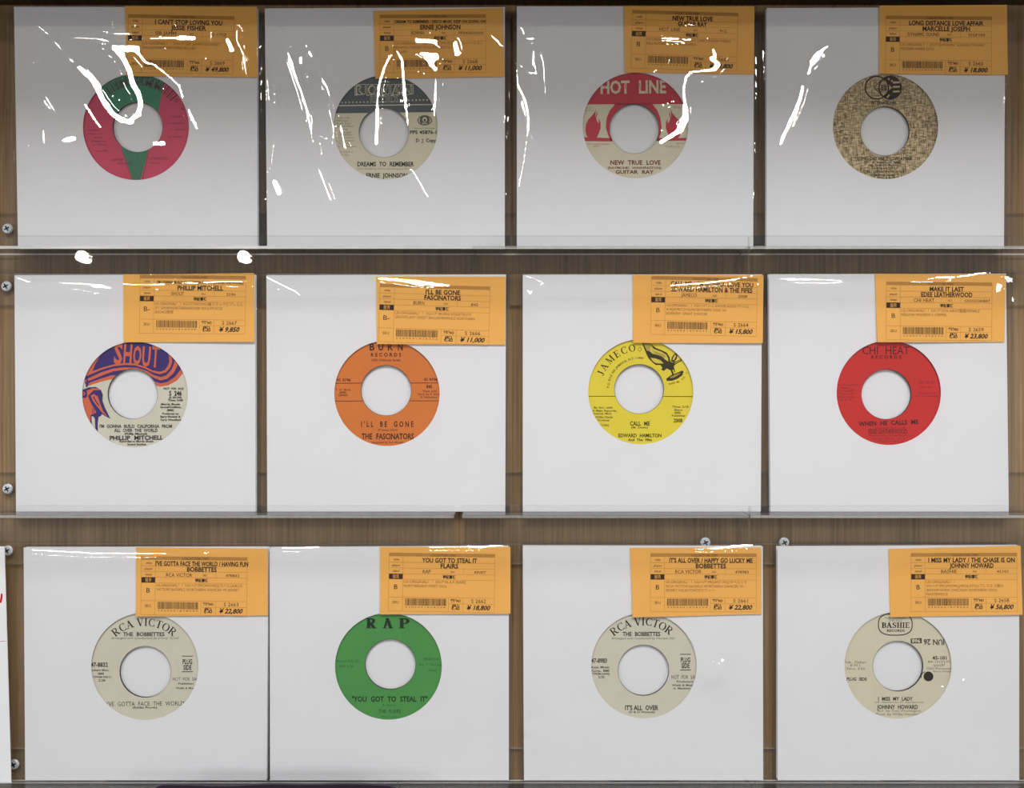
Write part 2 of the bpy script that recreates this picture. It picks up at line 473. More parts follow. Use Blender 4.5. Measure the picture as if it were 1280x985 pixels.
def record(idx, spin, D0, zs, base_mat, prints, label, extra_mats):
    cx, cy, rs = spin
    d_back, d_face, d_lab = D0+0.0008, D0+0.0022, D0+0.00232
    c = P(cx, cy, d_lab); s = (CAM_D - d_lab)/FPX
    r = tag(empty('vinyl_record', (c.x, -d_back, EYE+zs)), label, 'record', 'seven-inch records in window sleeves')
    Rl, Rs, Rv = 0.0462, rs*s, 0.0860
    n = 120
    circ = lambda R, d: [Vector((c.x+R*math.cos(2*math.pi*i/n), -d, c.z+R*math.sin(2*math.pi*i/n))) for i in range(n)]
    def bridge(mesh, A, B, m=0):
        for i in range(n):
            j = (i+1) % n; mesh.quad(A[i], A[j], B[j], B[i], m)
    m = Mesh()
    bridge(m, circ(Rs, d_face), circ(Rv, d_face)); bridge(m, circ(Rv, d_face), circ(Rv-0.0006, d_back)); bridge(m, circ(Rv-0.0006, d_back), circ(Rs, d_back)); bridge(m, circ(Rs, d_back), circ(Rs, d_face))
    m.build('vinyl_disc', M_VINYL, r)
    m = Mesh()
    bridge(m, circ(Rs+0.0002, d_lab), circ(Rl, d_lab)); bridge(m, circ(Rl, d_lab), circ(Rl, d_face+0.00001)); bridge(m, circ(Rs+0.0002, d_face+0.00001), circ(Rs+0.0002, d_lab))
    lab = m.build('center_label', base_mat, r)
    pm = Mesh()
    class K: pass
    K.cx, K.cy, K.rs, K.rl = cx, cy, rs+0.4, Rl/s
    def mapper(x0, y0, sc, layer):
        return lambda u, v: P2v(x0+u/sc, y0+v/sc, d_lab, d_lab+0.00003*(layer+1))
    prints(pm, mapper, K)
    if pm.f: pm.build('label_print', extra_mats, r, lab)
    return r
def P2v(px, py, dref, d):
    v = P(px, py, dref); return Vector((v.x, -d, v.z))

def ink(name, rgb): return material(name, srgb(*rgb), 0.55, 0.2)

INKK = ink('label_black_ink', (42, 38, 36))
INKG = ink('label_grey_ink', (104, 100, 92))
CREAM = material('cream_label_paper', srgb(214, 209, 190), 0.6, 0.2, var=0.03, scale=60)
CREAM2 = material('ivory_label_paper', srgb(216, 210, 184), 0.6, 0.2, var=0.03, scale=60)

PRINTS = {}
MATS = {}
BASE = {}
SCL = 6.356

# crop origins of each label (photo pixels); all lettering below is measured in that crop
ORG = [(90,80),(400,80),(715,80),(1030,80),(90,415),(405,415),(725,415),(1035,415),(105,755),(405,755),(725,755),(1045,755)]

def lines(pm, T, rows, style='n', mat=0):
    for s, cx, cy, h, w_ in rows: put_text(pm, T, s, cx, cy, h, w_, style, 0, mat)

# 1: pink with a green wedge
def pr1(pm, mp, K):
    o = ORG[0]; A = mp(o[0], o[1], SCL, 0); B = mp(o[0], o[1], SCL, 1); C = mp(o[0], o[1], SCL, 2)
    cx, cy = (K.cx-o[0])*SCL, (K.cy-o[1])*SCL; r0, r1 = K.rs*SCL, K.rl*SCL
    put_annular(pm, A, [(60,60),(215,185),(330,420),(520,520),(690,370),(735,110),(760,20),(400,-60),(60,-60)], cx, cy, r0, r1, 0)
    put_annular(pm, A, [(385,640),(490,940),(540,940),(620,640),(510,560)], cx, cy, r0, r1, 0)
    for i in range(11):      # rays in the wedge and the crown
        x = 415 + i*18.5
        put_annular(pm, B, [(x, 690), (x+3, 690), (516+(x-510)*0.28, 915), (514+(x-510)*0.28, 915)], cx, cy, r0, r1, 1)
    for i in range(30):
        t = math.radians(-42 + i*3.2)
        put_stroke(pm, B, [(cx+330*math.sin(t), cy-330*math.cos(t)), (cx+410*math.sin(t), cy-410*math.cos(t))], 10 if i % 2 else 5, 1)
    for p in ([(395,680),(482,930)], [(612,690),(560,920)]): put_stroke(pm, B, p, 4, 1)
    put_arc(pm, C, 'SIR JAMM', cx, cy, 365, -30, 32, 52, 'b', 2)
    lines(pm, C, [('Publisher', 175,525,12,90),('Music Co.',190,555,12,110),('BMI',205,585,12,60),('Arranged by',210,612,12,120),('J. Fisher',225,640,12,110),('Time 3:05',235,690,12,90),
                  ('45 RPM',835,420,12,90),('Produced by',830,470,12,130),('J. Fisher',840,520,12,110),('SJ 1703-A',820,580,12,110),("I CAN'T STOP",360,762,20,90),('LOVING YOU',690,750,20,150),('JESSE FISHER',420,790,14,110),('Vocal',650,785,12,80)], 'n', 1)
    put_text(pm, C, 'S', 830, 290, 30, 26, 'n', 30, 1); put_text(pm, C, '-', 880, 352, 30, 30, 'b', 20, 1)
# 2: dark grey crown, off-white below
def pr2(pm, mp, K):
    o = ORG[1]; A = mp(o[0], o[1], SCL, 0); B = mp(o[0], o[1], SCL, 1); C = mp(o[0], o[1], SCL, 2)
    cx, cy = (K.cx-o[0])*SCL, (K.cy-o[1])*SCL; r0, r1 = K.rs*SCL, K.rl*SCL
    put_annular(pm, A, [(-100,395),(1100,380),(1100,-100),(-100,-100)], cx, cy, r0, r1, 0)
    put_annular(pm, B, [(100,328),(930,318),(930,325),(100,336)], cx, cy, r0, r1, 1)
    for i, ch in enumerate('ROWAN'):
        x = 318 + i*95
        put_poly(pm, B, [(x-42,162),(x+44,160),(x+44,240),(x-42,252)], 1)
        put_poly(pm, mp(o[0], o[1], SCL, 1.5), [(x-38,166),(x+40,164),(x+40,236),(x-38,246)], 0)
        put_text(pm, C, ch, x, 205, 68, 66, 'b', -1, 1)
        put_text(pm, mp(o[0], o[1], SCL, 3), ch, x+3, 206, 58, 52, 'n', -1, 0)
    put_text(pm, B, 'RECORDS', 512, 278, 52, 225, 'b', -1, 1); put_text(pm, C, 'RECORDS', 512, 278, 46, 222, 'n', -1, 0)
    for i in range(8): put_disc(pm, B, 175+i*29, 306-i*0.5, 7, 7, 1, 5)
    for i in range(8): put_disc(pm, B, 648+i*29, 289-i*0.5, 7, 7, 1, 5)
    put_text(pm, B, 'U.S.A.', 520, 140, 14, 70, 'b', 0, 1)
    lines(pm, B, [('Time: 2:36',185,428,12,100),('Publisher',180,450,12,95),('Rock Time',188,472,12,110),('Redwal Music',200,494,12,130),('BMI',190,520,12,50),('Arranged',200,542,12,90),('Al White',200,562,12,110),('Produced by',205,584,12,120),('Ernie Johnson',205,608,12,140),('A. Miller',200,630,12,100),('Al Washington',215,654,12,150),('℗ 1976 P.P.S.',210,700,12,110),('& Co.',200,722,12,70),
                  ('Record Number',835,510,12,165),('(Otis Redding-Zelma Redding-Joe Rock)',515,832,13,440)], 'n', 2)
    lines(pm, B, [('PPS 45876-100',845,542,27,260),('D  J  Copy',842,607,26,160),('DREAMS  TO  REMEMBER',522,795,34,450),('ERNIE  JOHNSON',530,885,34,325)], 'b', 3)
    put_disc(pm, B, 832, 448, 40, 40, 2); put_ring(pm, B, 832, 448, 54, 36, 8, 2)
    put_disc(pm, C, 832, 442, 18, 20, 1); put_disc(pm, mp(o[0], o[1], SCL, 3), 832, 446, 10, 12, 2); put_text(pm, mp(o[0], o[1], SCL, 3), 'PPS', 832, 474, 12, 40, 'b', 0, 1)
# 3: red crown, flames
def pr3(pm, mp, K):
    o = ORG[2]; A = mp(o[0], o[1], SCL, 0); B = mp(o[0], o[1], SCL, 1); C = mp(o[0], o[1], SCL, 2)
    cx, cy = (K.cx-o[0])*SCL, (K.cy-o[1])*SCL; r0, r1 = K.rs*SCL, K.rl*SCL
    put_annular(pm, A, [(-100,322),(1100,318),(1100,-100),(-100,-100)], cx, cy, r0, r1, 0)
    put_annular(pm, A, [(345,315),(300,370),(275,430),(268,500),(285,560),(310,612),(400,560),(495,560),(600,560),(680,612),(705,560),(712,500),(702,430),(680,370),(635,315)], cx, cy, r0, r1, 0)
    put_annular(pm, A, [(20,578),(330,590),(330,616),(20,612)], cx, cy, r0, r1, 0)
    put_annular(pm, A, [(660,588),(1000,588),(1000,608),(660,612)], cx, cy, r0, r1, 0)
    fl = [(190,350),(182,380),(160,410),(130,440),(112,475),(106,520),(112,560),(130,590),(175,600),(200,580),(215,545),(228,505),(226,465),(212,432),(212,475),(198,455),(192,425),(202,400),(200,375),(192,405),(184,425)]
    put_poly(pm, B, fl, 0)
    put_poly(pm, B, [(783+(190-x)*1.0*-1 if False else 783-(x-190)*1.0, y) for x, y in fl][::-1], 0)
    put_text(pm, B, 'HOT  LINE', 487, 183, 98, 520, 'b', -0.6, 1)
    for x in (262, 425, 540, 610, 700): put_stroke(pm, C, [(x-12, 150), (x-2, 162), (x+2, 200)], 5, 0)
    lines(pm, B, [('Dorothy Music',212,636,14,190),('BMI',192,656,12,50),('TIME 2:32',800,656,14,120),('BMI',860,632,14,60)], 'i', 2)
    lines(pm, B, [('A.S.T.',140,350,9,60),('MUSIC',135,368,8,80),('912-V',850,345,22,90)], 'n', 2)
    lines(pm, B, [('NEW  TRUE  LOVE',505,783,34,400),('(RAYMOND  WASHINGTON)',497,825,16,425),('GUITAR  RAY',498,858,28,305)], 'b', 3)
# 4: woven tan
def pr4(pm, mp, K):
    o = ORG[3]; A = mp(o[0], o[1], SCL, 0); B = mp(o[0], o[1], SCL, 1); C = mp(o[0], o[1], SCL, 2)
    put_ring(pm, A, 420, 188, 92, 90, 11, 0); put_ring(pm, A, 525, 188, 88, 90, 11, 0)
    rgt = [(525+86*math.cos(math.radians(a)), 188+88*math.sin(math.radians(a))) for a in range(-125, 126, 10)]
    put_poly(pm, A, rgt + [(478,250),(548,190),(478,118)], 0)
    for y in (150, 185, 222): put_poly(pm, B, [(550,y-10),(600,y-12),(604,y+2),(545,y+6)], 1)
    for x, y in ((515,120),(540,135),(515,250),(505,262)): put_disc(pm, B, x, y, 9, 9, 1, 5)
    put_stroke(pm, B, [(470,115),(395,188),(470,258),(545,188),(470,115)], 8, 0)
    put_text(pm, C, 'dsi', 465, 190, 62, 50, 'b', -90, 0)
    put_text(pm, A, 'INTERNATIONAL', 478, 307, 26, 205, 'b', 0, 0)
    put_text(pm, A, 'PROMO COPY', 628, 220, 26, 190, 'n', -90, 2); put_text(pm, A, 'NOT FOR SALE', 652, 215, 14, 160, 'n', -90, 2)
    lines(pm, A, [('DSI 45',122,472,20,90),('C 1979',125,500,20,80),('℗',135,540,24,34),('Dynamic Pub. Co.',165,564,13,130),('Nob. Music BMI',170,590,13,140),('Time 4:02 S',155,620,15,110),
                  ('DSIF 100',842,455,22,125),('45 RPM',850,487,22,105),('4:27',858,545,14,60),('Produced by A. White',830,575,13,150),('Stereo',862,602,14,55)], 'n', 0)
    lines(pm, A, [('" LONG DISTANCE LOVE AFFAIR',475,752,26,460)], 'b', 0)
    lines(pm, A, [('(R. Jackson / V. Batts)',495,780,15,230),('Arr. Apollo / W. McQueen II',485,803,15,250),('Taken from DSI L.P.',485,827,15,220),('"LONG DISTANCE LOVE AFFAIR"',478,857,18,340),('Marcelle Joseph',484,881,17,165),('A. D. & Band',490,903,16,150)], 'b', 0)
# 5: purple and orange swirl
def pr5(pm, mp, K):
    o = ORG[4]
    cx, cy = (K.cx-o[0])*SCL, (K.cy-o[1])*SCL; r0, r1 = K.rs*SCL, K.rl*SCL
    top = [(1100,-100),(-100,-100)]
    S = [[(-20,470),(110,437),(160,418),(230,395),(300,378),(400,372),(600,385),(645,418),(700,434),(765,424),(835,385),(885,325),(930,250)],
         [(-20,450),(110,415),(160,395),(230,370),(310,345),(400,340),(600,355),(650,390),(705,408),(760,396),(820,355),(862,300),(900,230)],
         [(-20,425),(110,395),(170,375),(240,345),(330,312),(420,300),(590,325),(645,362),(705,385),(755,372),(805,330),(838,270),(850,200)],
         [(-20,400),(115,375),(170,350),(240,318),(330,290),(420,280),(520,285),(600,312),(650,342),(705,358),(750,344),(790,300),(812,250),(818,170)],
         [(115,352),(150,335),(240,298),(330,272),(420,262),(500,265),(580,290),(640,320),(700,335),(745,322),(780,285),(797,240),(793,190),(770,100)],
         [(163,312),(240,283),(330,258),(420,246),(500,250),(580,276),(640,305),(700,316),(738,302),(762,270),(774,235),(770,190),(740,100)]]
    mats = [1, 0, 1, 0, 1, 0]
    for i, b in enumerate(S):
        L = mp(o[0], o[1], SCL, i*0.8)
        t = top if i < 4 else ([(770,-60),(225,-60),(110,120),(100,300)] if i == 4 else [(740,-60),(330,-60),(225,190),(185,255)])
        put_annular(pm, L, b + t, cx, cy, r0, r1, mats[i])
    L5 = mp(o[0], o[1], SCL, 5); L6 = mp(o[0], o[1], SCL, 6); L7 = mp(o[0], o[1], SCL, 7)
    # left notch, then the feathered figure
    put_poly(pm, L5, [(60,330),(105,330),(100,380),(112,440),(135,425),(140,442),(60,470)], 2)
    put_poly(pm, L6, [(118,345),(112,440),(124,436),(132,420),(128,380)], 0)
    put_poly(pm, L6, [(60,455),(95,455),(130,440),(190,436),(232,462),(246,500),(242,545),(262,600),(306,688),(272,672),(240,650),(228,668),(212,672),(205,720),(206,792),(186,765),(182,690),(172,670),(155,670),(158,732),(120,700),(60,600)], 0)
    put_poly(pm, L7, [(120,465),(165,447),(215,448),(228,462),(175,462),(145,490),(122,510)], 1)
    put_poly(pm, L7, [(128,500),(140,540),(165,590),(200,640),(150,660),(148,735),(118,690),(90,600),(60,540),(75,520),(110,525)], 1)
    put_poly(pm, L7, [(150,505),(175,493),(205,510),(222,560),(245,620),(285,675),(240,640),(200,590),(165,545)], 1)
    put_disc(pm, mp(o[0], o[1], SCL, 8), 93, 490, 24, 24, 0); put_disc(pm, mp(o[0], o[1], SCL, 9), 93, 490, 14, 14, 1); put_disc(pm, mp(o[0], o[1], SCL, 10), 93, 490, 6, 6, 0)
    for i in range(4): put_stroke(pm, mp(o[0], o[1], SCL, 8), [(168+i*14, 600+i*4), (164+i*14, 660)], 5, 0)
    put_stroke(pm, mp(o[0], o[1], SCL, 8), [(172,512),(185,540),(215,585)], 9, 0)
    L = mp(o[0], o[1], SCL, 8)
    for ch, x, y, h in (('S',370,170,160),('H',445,175,150),('O',520,185,140),('U',592,195,150),('T',665,192,165)):
        put_text(pm, L, ch, x, y, h, 66 if ch != 'T' else 60, 'b', 4, 1)
    lines(pm, L6, [('NOT  FOR  SALE',808,449,15,158),('Morris Shoals',783,573,15,150),('Sound/Cotillion,',785,596,15,165),('(BMI)',783,620,15,55),('Produced by',783,648,15,132),('Barry Beckett &',783,672,15,160),('Terry Woodford',783,697,15,165),('(S 20190)',822,520,15,100),('Time: 3:08',822,542,15,118),
                   ('(Phillip Mitchell)',508,808,15,180),('Recorded at Morris Shoals',513,868,15,270),('Sound Studios',515,892,15,150)], 'b', 4)
    lines(pm, L6, [('S  246',822,487,36,100)], 'b', 3)
    lines(pm, L6, [("I'M  GONNA  BUILD  CALIFORNIA  FROM",508,748,25,575),('ALL  OVER  THE  WORLD',508,781,25,345)], 'b', 5)
    put_text(pm, L6, 'PHILLIP  MITCHELL', 513, 840, 32, 425, 'b', -0.5, 3)
# 6: orange
def pr6(pm, mp, K):
    o = ORG[5]; A = mp(o[0], o[1], SCL, 0)
    cx, cy = (K.cx-o[0])*SCL, (K.cy-o[1])*SCL; r0, r1 = K.rs*SCL, K.rl*SCL
    for y in (407, 549):
        put_annular(pm, A, [(-50,y-3),(1100,y-6),(1100,y),(-50,y+4)], cx, cy, r0, r1, 1)
    for ch, x in (('B',382),('U',452),('R',527),('N',606)): put_text(pm, A, ch, x, 118, 54, 40, 'b', 0, 0)
    lines(pm, A, [('R E C O R D S',493,181,28,240),("I ' L L    B E    G O N E",503,732,42,415),('THE  FASCINATORS',506,829,44,415)], 'b', 0)
    lines(pm, A, [('2002 Holloway Street',493,223,17,230),('45 RPM',155,381,22,110),('45 RPM',846,377,22,110),('T. W. Music',152,458,15,120),('(BMI)',150,480,15,55),('QB45X',152,502,15,80),
                  ('Time 2:25',840,470,15,115),('Prod. by F. King',833,494,15,170),('R. Nicholson',833,517,15,130),('(Truman King)',505,778,15,155),('Arranged by Art Wright',505,877,16,255)], 'b', 1)
    put_text(pm, A, '845', 836, 434, 26, 46, 'b', 0, 0)
# 7: yellow with an eagle
def pr7(pm, mp, K):
    o = ORG[6]; A = mp(o[0], o[1], SCL, 0); B = mp(o[0], o[1], SCL, 1); C = mp(o[0], o[1], SCL, 2)
    cx, cy = (K.cx-o[0])*SCL, (K.cy-o[1])*SCL; r0, r1 = K.rs*SCL, K.rl*SCL
    put_annular(pm, A, [(-50,508),(480,508),(1100,512),(1100,518),(480,513),(-50,513)], cx, cy, r0, r1, 0)
    put_arc(pm, A, 'JAMECO', cx, cy, 330, -72, -4, 56, 's', 0)
    put_arc(pm, A, 'P.O. BOX 303 JAMAICA, N.Y. 11400', cx, cy, 248, -88, 8, 17, 'b', 1)
    put_ring(pm, A, 475, 138, 13, 14, 4, 1, 20)
    put_poly(pm, A, [(492,85),(560,92),(600,125),(650,145),(690,165),(712,200),(718,235),(735,243),(812,212),(805,232),(765,252),(748,268),(745,300),(712,302),(690,290),(665,310),(645,298),(655,285),(640,262),(600,262),(575,240),(545,210),(530,180),(518,150),(505,120)], 0)
    put_poly(pm, B, [(560,120),(600,140),(650,158),(685,180),(700,210),(702,235),(680,222),(650,195),(610,180),(575,172),(552,150)], 2)
    put_poly(pm, B, [(560,205),(600,210),(640,225),(665,250),(630,250),(600,248),(575,228)], 2)
    for i in range(9):
        t = i/8; put_stroke(pm, C, [(548+t*110, 190+t*35), (566+t*100, 172+t*22)], 4, 0)
    for i in range(10):
        t = i/9; put_stroke(pm, C, [(505+t*55, 92+t*2), (535+t*60, 150+t*10)], 3.5, 2)
    for i in range(7):
        t = i/6; put_stroke(pm, C, [(585+t*80, 150+t*28), (600+t*80, 172+t*32)], 3, 0)
    put_poly(pm, A, [(758,165),(775,185),(768,215),(745,240),(722,235),(730,200),(745,180)], 0); put_poly(pm, B, [(757,180),(764,190),(748,222),(735,222),(742,198)], 2)
    put_stroke(pm, B, [(750,250),(800,222)], 4, 2)
    put_stroke(pm, A, [(725,298),(735,325),(742,345)], 14, 0); put_stroke(pm, A, [(745,285),(752,320)], 8, 0)
    put_poly(pm, A, [(685,372),(720,345),(775,322),(812,305),(824,315),(812,345),(775,372),(730,388),(690,388)], 0)
    put_poly(pm, B, [(715,360),(760,338),(800,322),(790,336),(750,358),(725,366)], 2); put_stroke(pm, C, [(725,362),(795,328)], 4, 0)
    put_arc(pm, A, 'TRADE MARK REG.', 660, 150, 272, 158, 128, 14, 'b', 1) if False else None
    put_text(pm, A, 'TRADE  MK.', 748, 404, 14, 95, 'b', -14, 1); put_text(pm, A, 'U.S.', 820, 366, 14, 36, 'b', -40, 1); put_text(pm, A, '®', 848, 326, 14, 12, 'b', 0, 1)
    lines(pm, A, [('By Arr. with',185,600,16,150),('A Main Records,',195,625,16,195),('Detroit, Mich.',180,648,16,150),('Willie Davis',190,676,16,140),('Producer',190,700,16,95),('(118A)',195,740,16,70),
                  ('Time: 2:18',797,594,16,130),('Blasco',782,618,16,65),('(BMI)',775,641,16,50),('Publisher',785,665,16,112),('(M. Davis)',473,758,15,135)], 'b', 1)
    lines(pm, A, [('2008',778,703,30,70),('CALL  ME',476,727,32,158),('EDWARD  HAMILTON',476,822,28,342),('And  The  Fifes',476,856,20,190)], 'b', 0)
# 8: red
def pr8(pm, mp, K):
    o = ORG[7]; A = mp(o[0], o[1], SCL, 0)
    lines(pm, A, [('CHI  HEAT',460,146,62,372)], 'n', 0)
    lines(pm, A, [('R E C O R D S',463,199,26,238)], 'b', 0)
    put_text(pm, A, 'WHEN  HE  CALLS  ME', 480, 722, 34, 475, 'b', -2.0, 0)
    lines(pm, A, [('EDEE LEATHERWOOD',475,790,36,305)], 'b', 1)
    lines(pm, A, [('CH 102-A',778,400,22,120),('Chi Sound Music',160,420,14,165),('Publisher',140,445,14,80),('Chi-Heat BMI',140,467,17,125),('Produced by',145,490,14,110),('Eddie Thomas',145,515,15,135),('P. A. M.',148,538,15,90),
                  ('Time: 3:27',778,438,14,105),('Arranged by',790,485,14,140),('Tom Tom Washington',788,508,14,190),('(Leatherwood - Elliott) (Vocal)',490,762,13,250),('Manufactured by Chi-Heat Records, Inc.',500,822,14,350),('Chicago, Illinois  U.S.A.',480,846,14,270),('Made in U.S.A.',500,868,15,200)], 'n', 1)
# 9 and 11: cream, curved name
def plug(pm, A, x, y):
    put_stroke(pm, A, [(x-43, y-66), (x+43, y-66)], 6, 0); put_stroke(pm, A, [(x-43, y+58), (x+43, y+58)], 6, 0)
    put_text(pm, A, 'PLUG', x, y-22, 38, 76, 'b', 0, 0); put_text(pm, A, 'SIDE', x, y+24, 38, 64, 'b', 0, 0)
def pr9(pm, mp, K):
    o = ORG[8]; A = mp(o[0], o[1], SCL, 0)
    put_arc(pm, A, 'RCA VICTOR', 480, 515, 372, -42.5, 42, 62, 's', 0)
    lines(pm, A, [('THE  BOBBETTES',475,240,30,330),('47-8832',122,482,34,135)], 'b', 0)
    lines(pm, A, [('Arranged and Conducted by Jimmy Tyrell',483,270,17,540)], 'i', 1)
    lines(pm, A, [('Robert Mon-',128,525,17,150),('BMI',135,553,17,45),('(TPKM-9451)',140,580,15,150),('2:28',142,607,17,55),('Publisher:',812,632,15,125),('Webb & Mosly',812,668,15,165),('(Eddie Prugh)',483,822,15,195)], 'b', 1)
    plug(pm, A, 822, 480)
    lines(pm, A, [('NOT  FOR  SALE',812,596,26,215)], 'n', 0)
    put_text(pm, A, "I'VE  GOTTA  FACE  THE  WORLD", 488, 792, 34, 612, 'n', -0.6, 0); put_text(pm, A, '-', 795, 772, 30, 14, 'n', 0, 1)
    put_ring(pm, A, K.cx*0+ (K.cx-o[0])*SCL, (K.cy-o[1])*SCL, 265, 265, 2, 2, 90)
def pr11(pm, mp, K):
    o = ORG[10]; A = mp(o[0], o[1], SCL, 0)
    put_arc(pm, A, 'RCA VICTOR', 495, 500, 362, -43, 41, 62, 's', 0)
    lines(pm, A, [('THE  BOBBETTES',488,238,32,300),('47-8983',152,450,34,125)], 'b', 0)
    lines(pm, A, [('Arranged and Conducted by Horace Ott',500,272,17,505)], 'i', 1)
    lines(pm, A, [('Keys Music',162,502,17,145),('Corp., BMI',162,530,18,140),('(TPKM-6444)',162,555,15,145),('2:32',170,580,18,50),('Producers:',835,616,15,135),('Webb & Mosly',820,645,15,180),('A. Matthew',810,670,15,140),('(D & O Womack)',492,858,16,205)], 'b', 1)
    plug(pm, A, 838, 466)
    lines(pm, A, [('NOT  FOR  SALE',832,580,30,210)], 'n', 0)
    lines(pm, A, [("IT'S ALL  OVER",490,824,36,265)], 'b', 0)
# 10: green
def pr10(pm, mp, K):
    o = ORG[9]; A = mp(o[0], o[1], SCL, 0)
    for ch, x in (('R',377),('A',508),('P',637)):
        put_text(pm, A, ch, x, 153, 80, 78, 's', 0, 0)
        for q, dx in enumerate((-6, 6)): put_text(pm, mp(o[0], o[1], SCL, 1+q), ch, x+dx, 153, 80, 76, 's', 0, 0)
        for dy in (-37, 37): put_text(pm, mp(o[0], o[1], SCL, 3), '-', x if ch != 'P' or dy < 0 else x-16, 153+dy, 110, 70 if ch != 'A' or dy > 0 else 30, 'b', 0, 0) if False else None
    lines(pm, A, [('"YOU  GOT  TO  STEAL  IT"',522,755,40,600)], 'b', 0)
    lines(pm, A, [('THE  FLAIRS',522,852,28,175)], 'n', 0)
    lines(pm, A, [('Hilstom Pub. Co.',190,453,18,195),('BMI 2:30',180,495,17,118),('RR007-A',852,437,20,115),('Arr. T. Thomas',843,482,18,180),('Vocal',858,525,18,65),('E. Jones',520,802,16,105),('Made in USA',520,895,12,120)], 'n', 1)
# 12: ivory with a dot
def pr12(pm, mp, K):
    o = ORG[11]; A = mp(o[0], o[1], SCL, 0); B = mp(o[0], o[1], SCL, 1)
    pts = []
    for i in range(49):
        t = 2*math.pi*i/48; c, s_ = math.cos(t), math.sin(t)
        pts.append((471+134*math.copysign(abs(c)**0.72, c), 162+86*math.copysign(abs(s_)**0.72, s_)))
    put_stroke(pm, A, pts, 8, 0)
    lines(pm, A, [('THE  TOPPERS',470,112,14,170),('CHICAGO',472,131,16,108)], 'n', 1)
    put_text(pm, A, 'BASHIE', 473, 168, 44, 222, 's', 0, 0); put_text(pm, B, 'BASHIE', 475, 168, 40, 218, 's', 0, 0)
    lines(pm, A, [('RECORDS',475,211,18,140)], 'b', 0)
    put_text(pm, A, 'JUN 26', 782, 303, 42, 172, 'b', 181, 3)
    put_poly(pm, A, [(592,275),(680,270),(682,312),(594,314)], 3)
    put_text(pm, B, '968', 636, 293, 26, 66, 'b', 181, 2); 
    lines(pm, A, [('Pub., Dakar,',155,462,20,178),('B M I',152,487,18,75),('Time: 3:00',155,514,18,150),('BA-10101-PL',822,458,17,180),('CEO Promotion',822,512,17,205),('Bruno Weekly',850,535,15,150),('(W. Henderson-M. Henderson)',500,780,16,385),('Arr. by Tom Washington',502,848,18,345),('Prod. by Willie Henderson',510,875,20,380)], 'n', 1)
    put_text(pm, A, 'Vocal', 822, 484, 22, 90, 'i', -8, 1)
    lines(pm, A, [('PLUG  SIDE',165,596,24,160),('45-101',822,428,27,115),('I  MISS  MY  LADY',472,753,28,275),('JOHNNY  HOWARD',488,818,32,325)], 'b', 0)
    put_disc(pm, B, 734, 575, 39, 39, 0); put_stroke(pm, B, [(705,538),(688,548),(678,566),(676,588)], 6, 0)

PINK = material('pink_label_paper', srgb(208, 78, 104), 0.6, 0.2, var=0.05, scale=50)
weave = bpy.data.materials.new('woven_tan_label'); weave.use_nodes = True
_nt = weave.node_tree; _b = _nt.nodes['Principled BSDF']; _tc = _nt.nodes.new('ShaderNodeTexCoord')
_sum = None
for sc in ((260, 1, 900), (1300, 1, 160)):
    _mp = _nt.nodes.new('ShaderNodeMapping'); _mp.inputs['Scale'].default_value = sc
    _n = _nt.nodes.new('ShaderNodeTexNoise'); _n.inputs['Scale'].default_value = 1.0; _n.inputs['Detail'].default_value = 2
    _nt.links.new(_tc.outputs['Object'], _mp.inputs[0]); _nt.links.new(_mp.outputs[0], _n.inputs['Vector'])
    if _sum is None: _sum = _n.outputs['Fac']
    else:
        _m = _nt.nodes.new('ShaderNodeMath'); _m.operation = 'ADD'; _nt.links.new(_sum, _m.inputs[0]); _nt.links.new(_n.outputs['Fac'], _m.inputs[1]); _sum = _m.outputs[0]
_r = _nt.nodes.new('ShaderNodeValToRGB')
_d = _nt.nodes.new('ShaderNodeMath'); _d.operation = 'MULTIPLY'; _d.inputs[1].default_value = 0.5
_nt.links.new(_sum, _d.inputs[0]); _nt.links.new(_d.outputs[0], _r.inputs['Fac'])
_r.color_ramp.elements[0].position = 0.40; _r.color_ramp.elements[0].color = srgb(112, 86, 50)
_r.color_ramp.elements[1].position = 0.60; _r.color_ramp.elements[1].color = srgb(226, 205, 160)
_nt.links.new(_r.outputs['Color'], _b.inputs['Base Color']); _b.inputs['Roughness'].default_value = 0.6

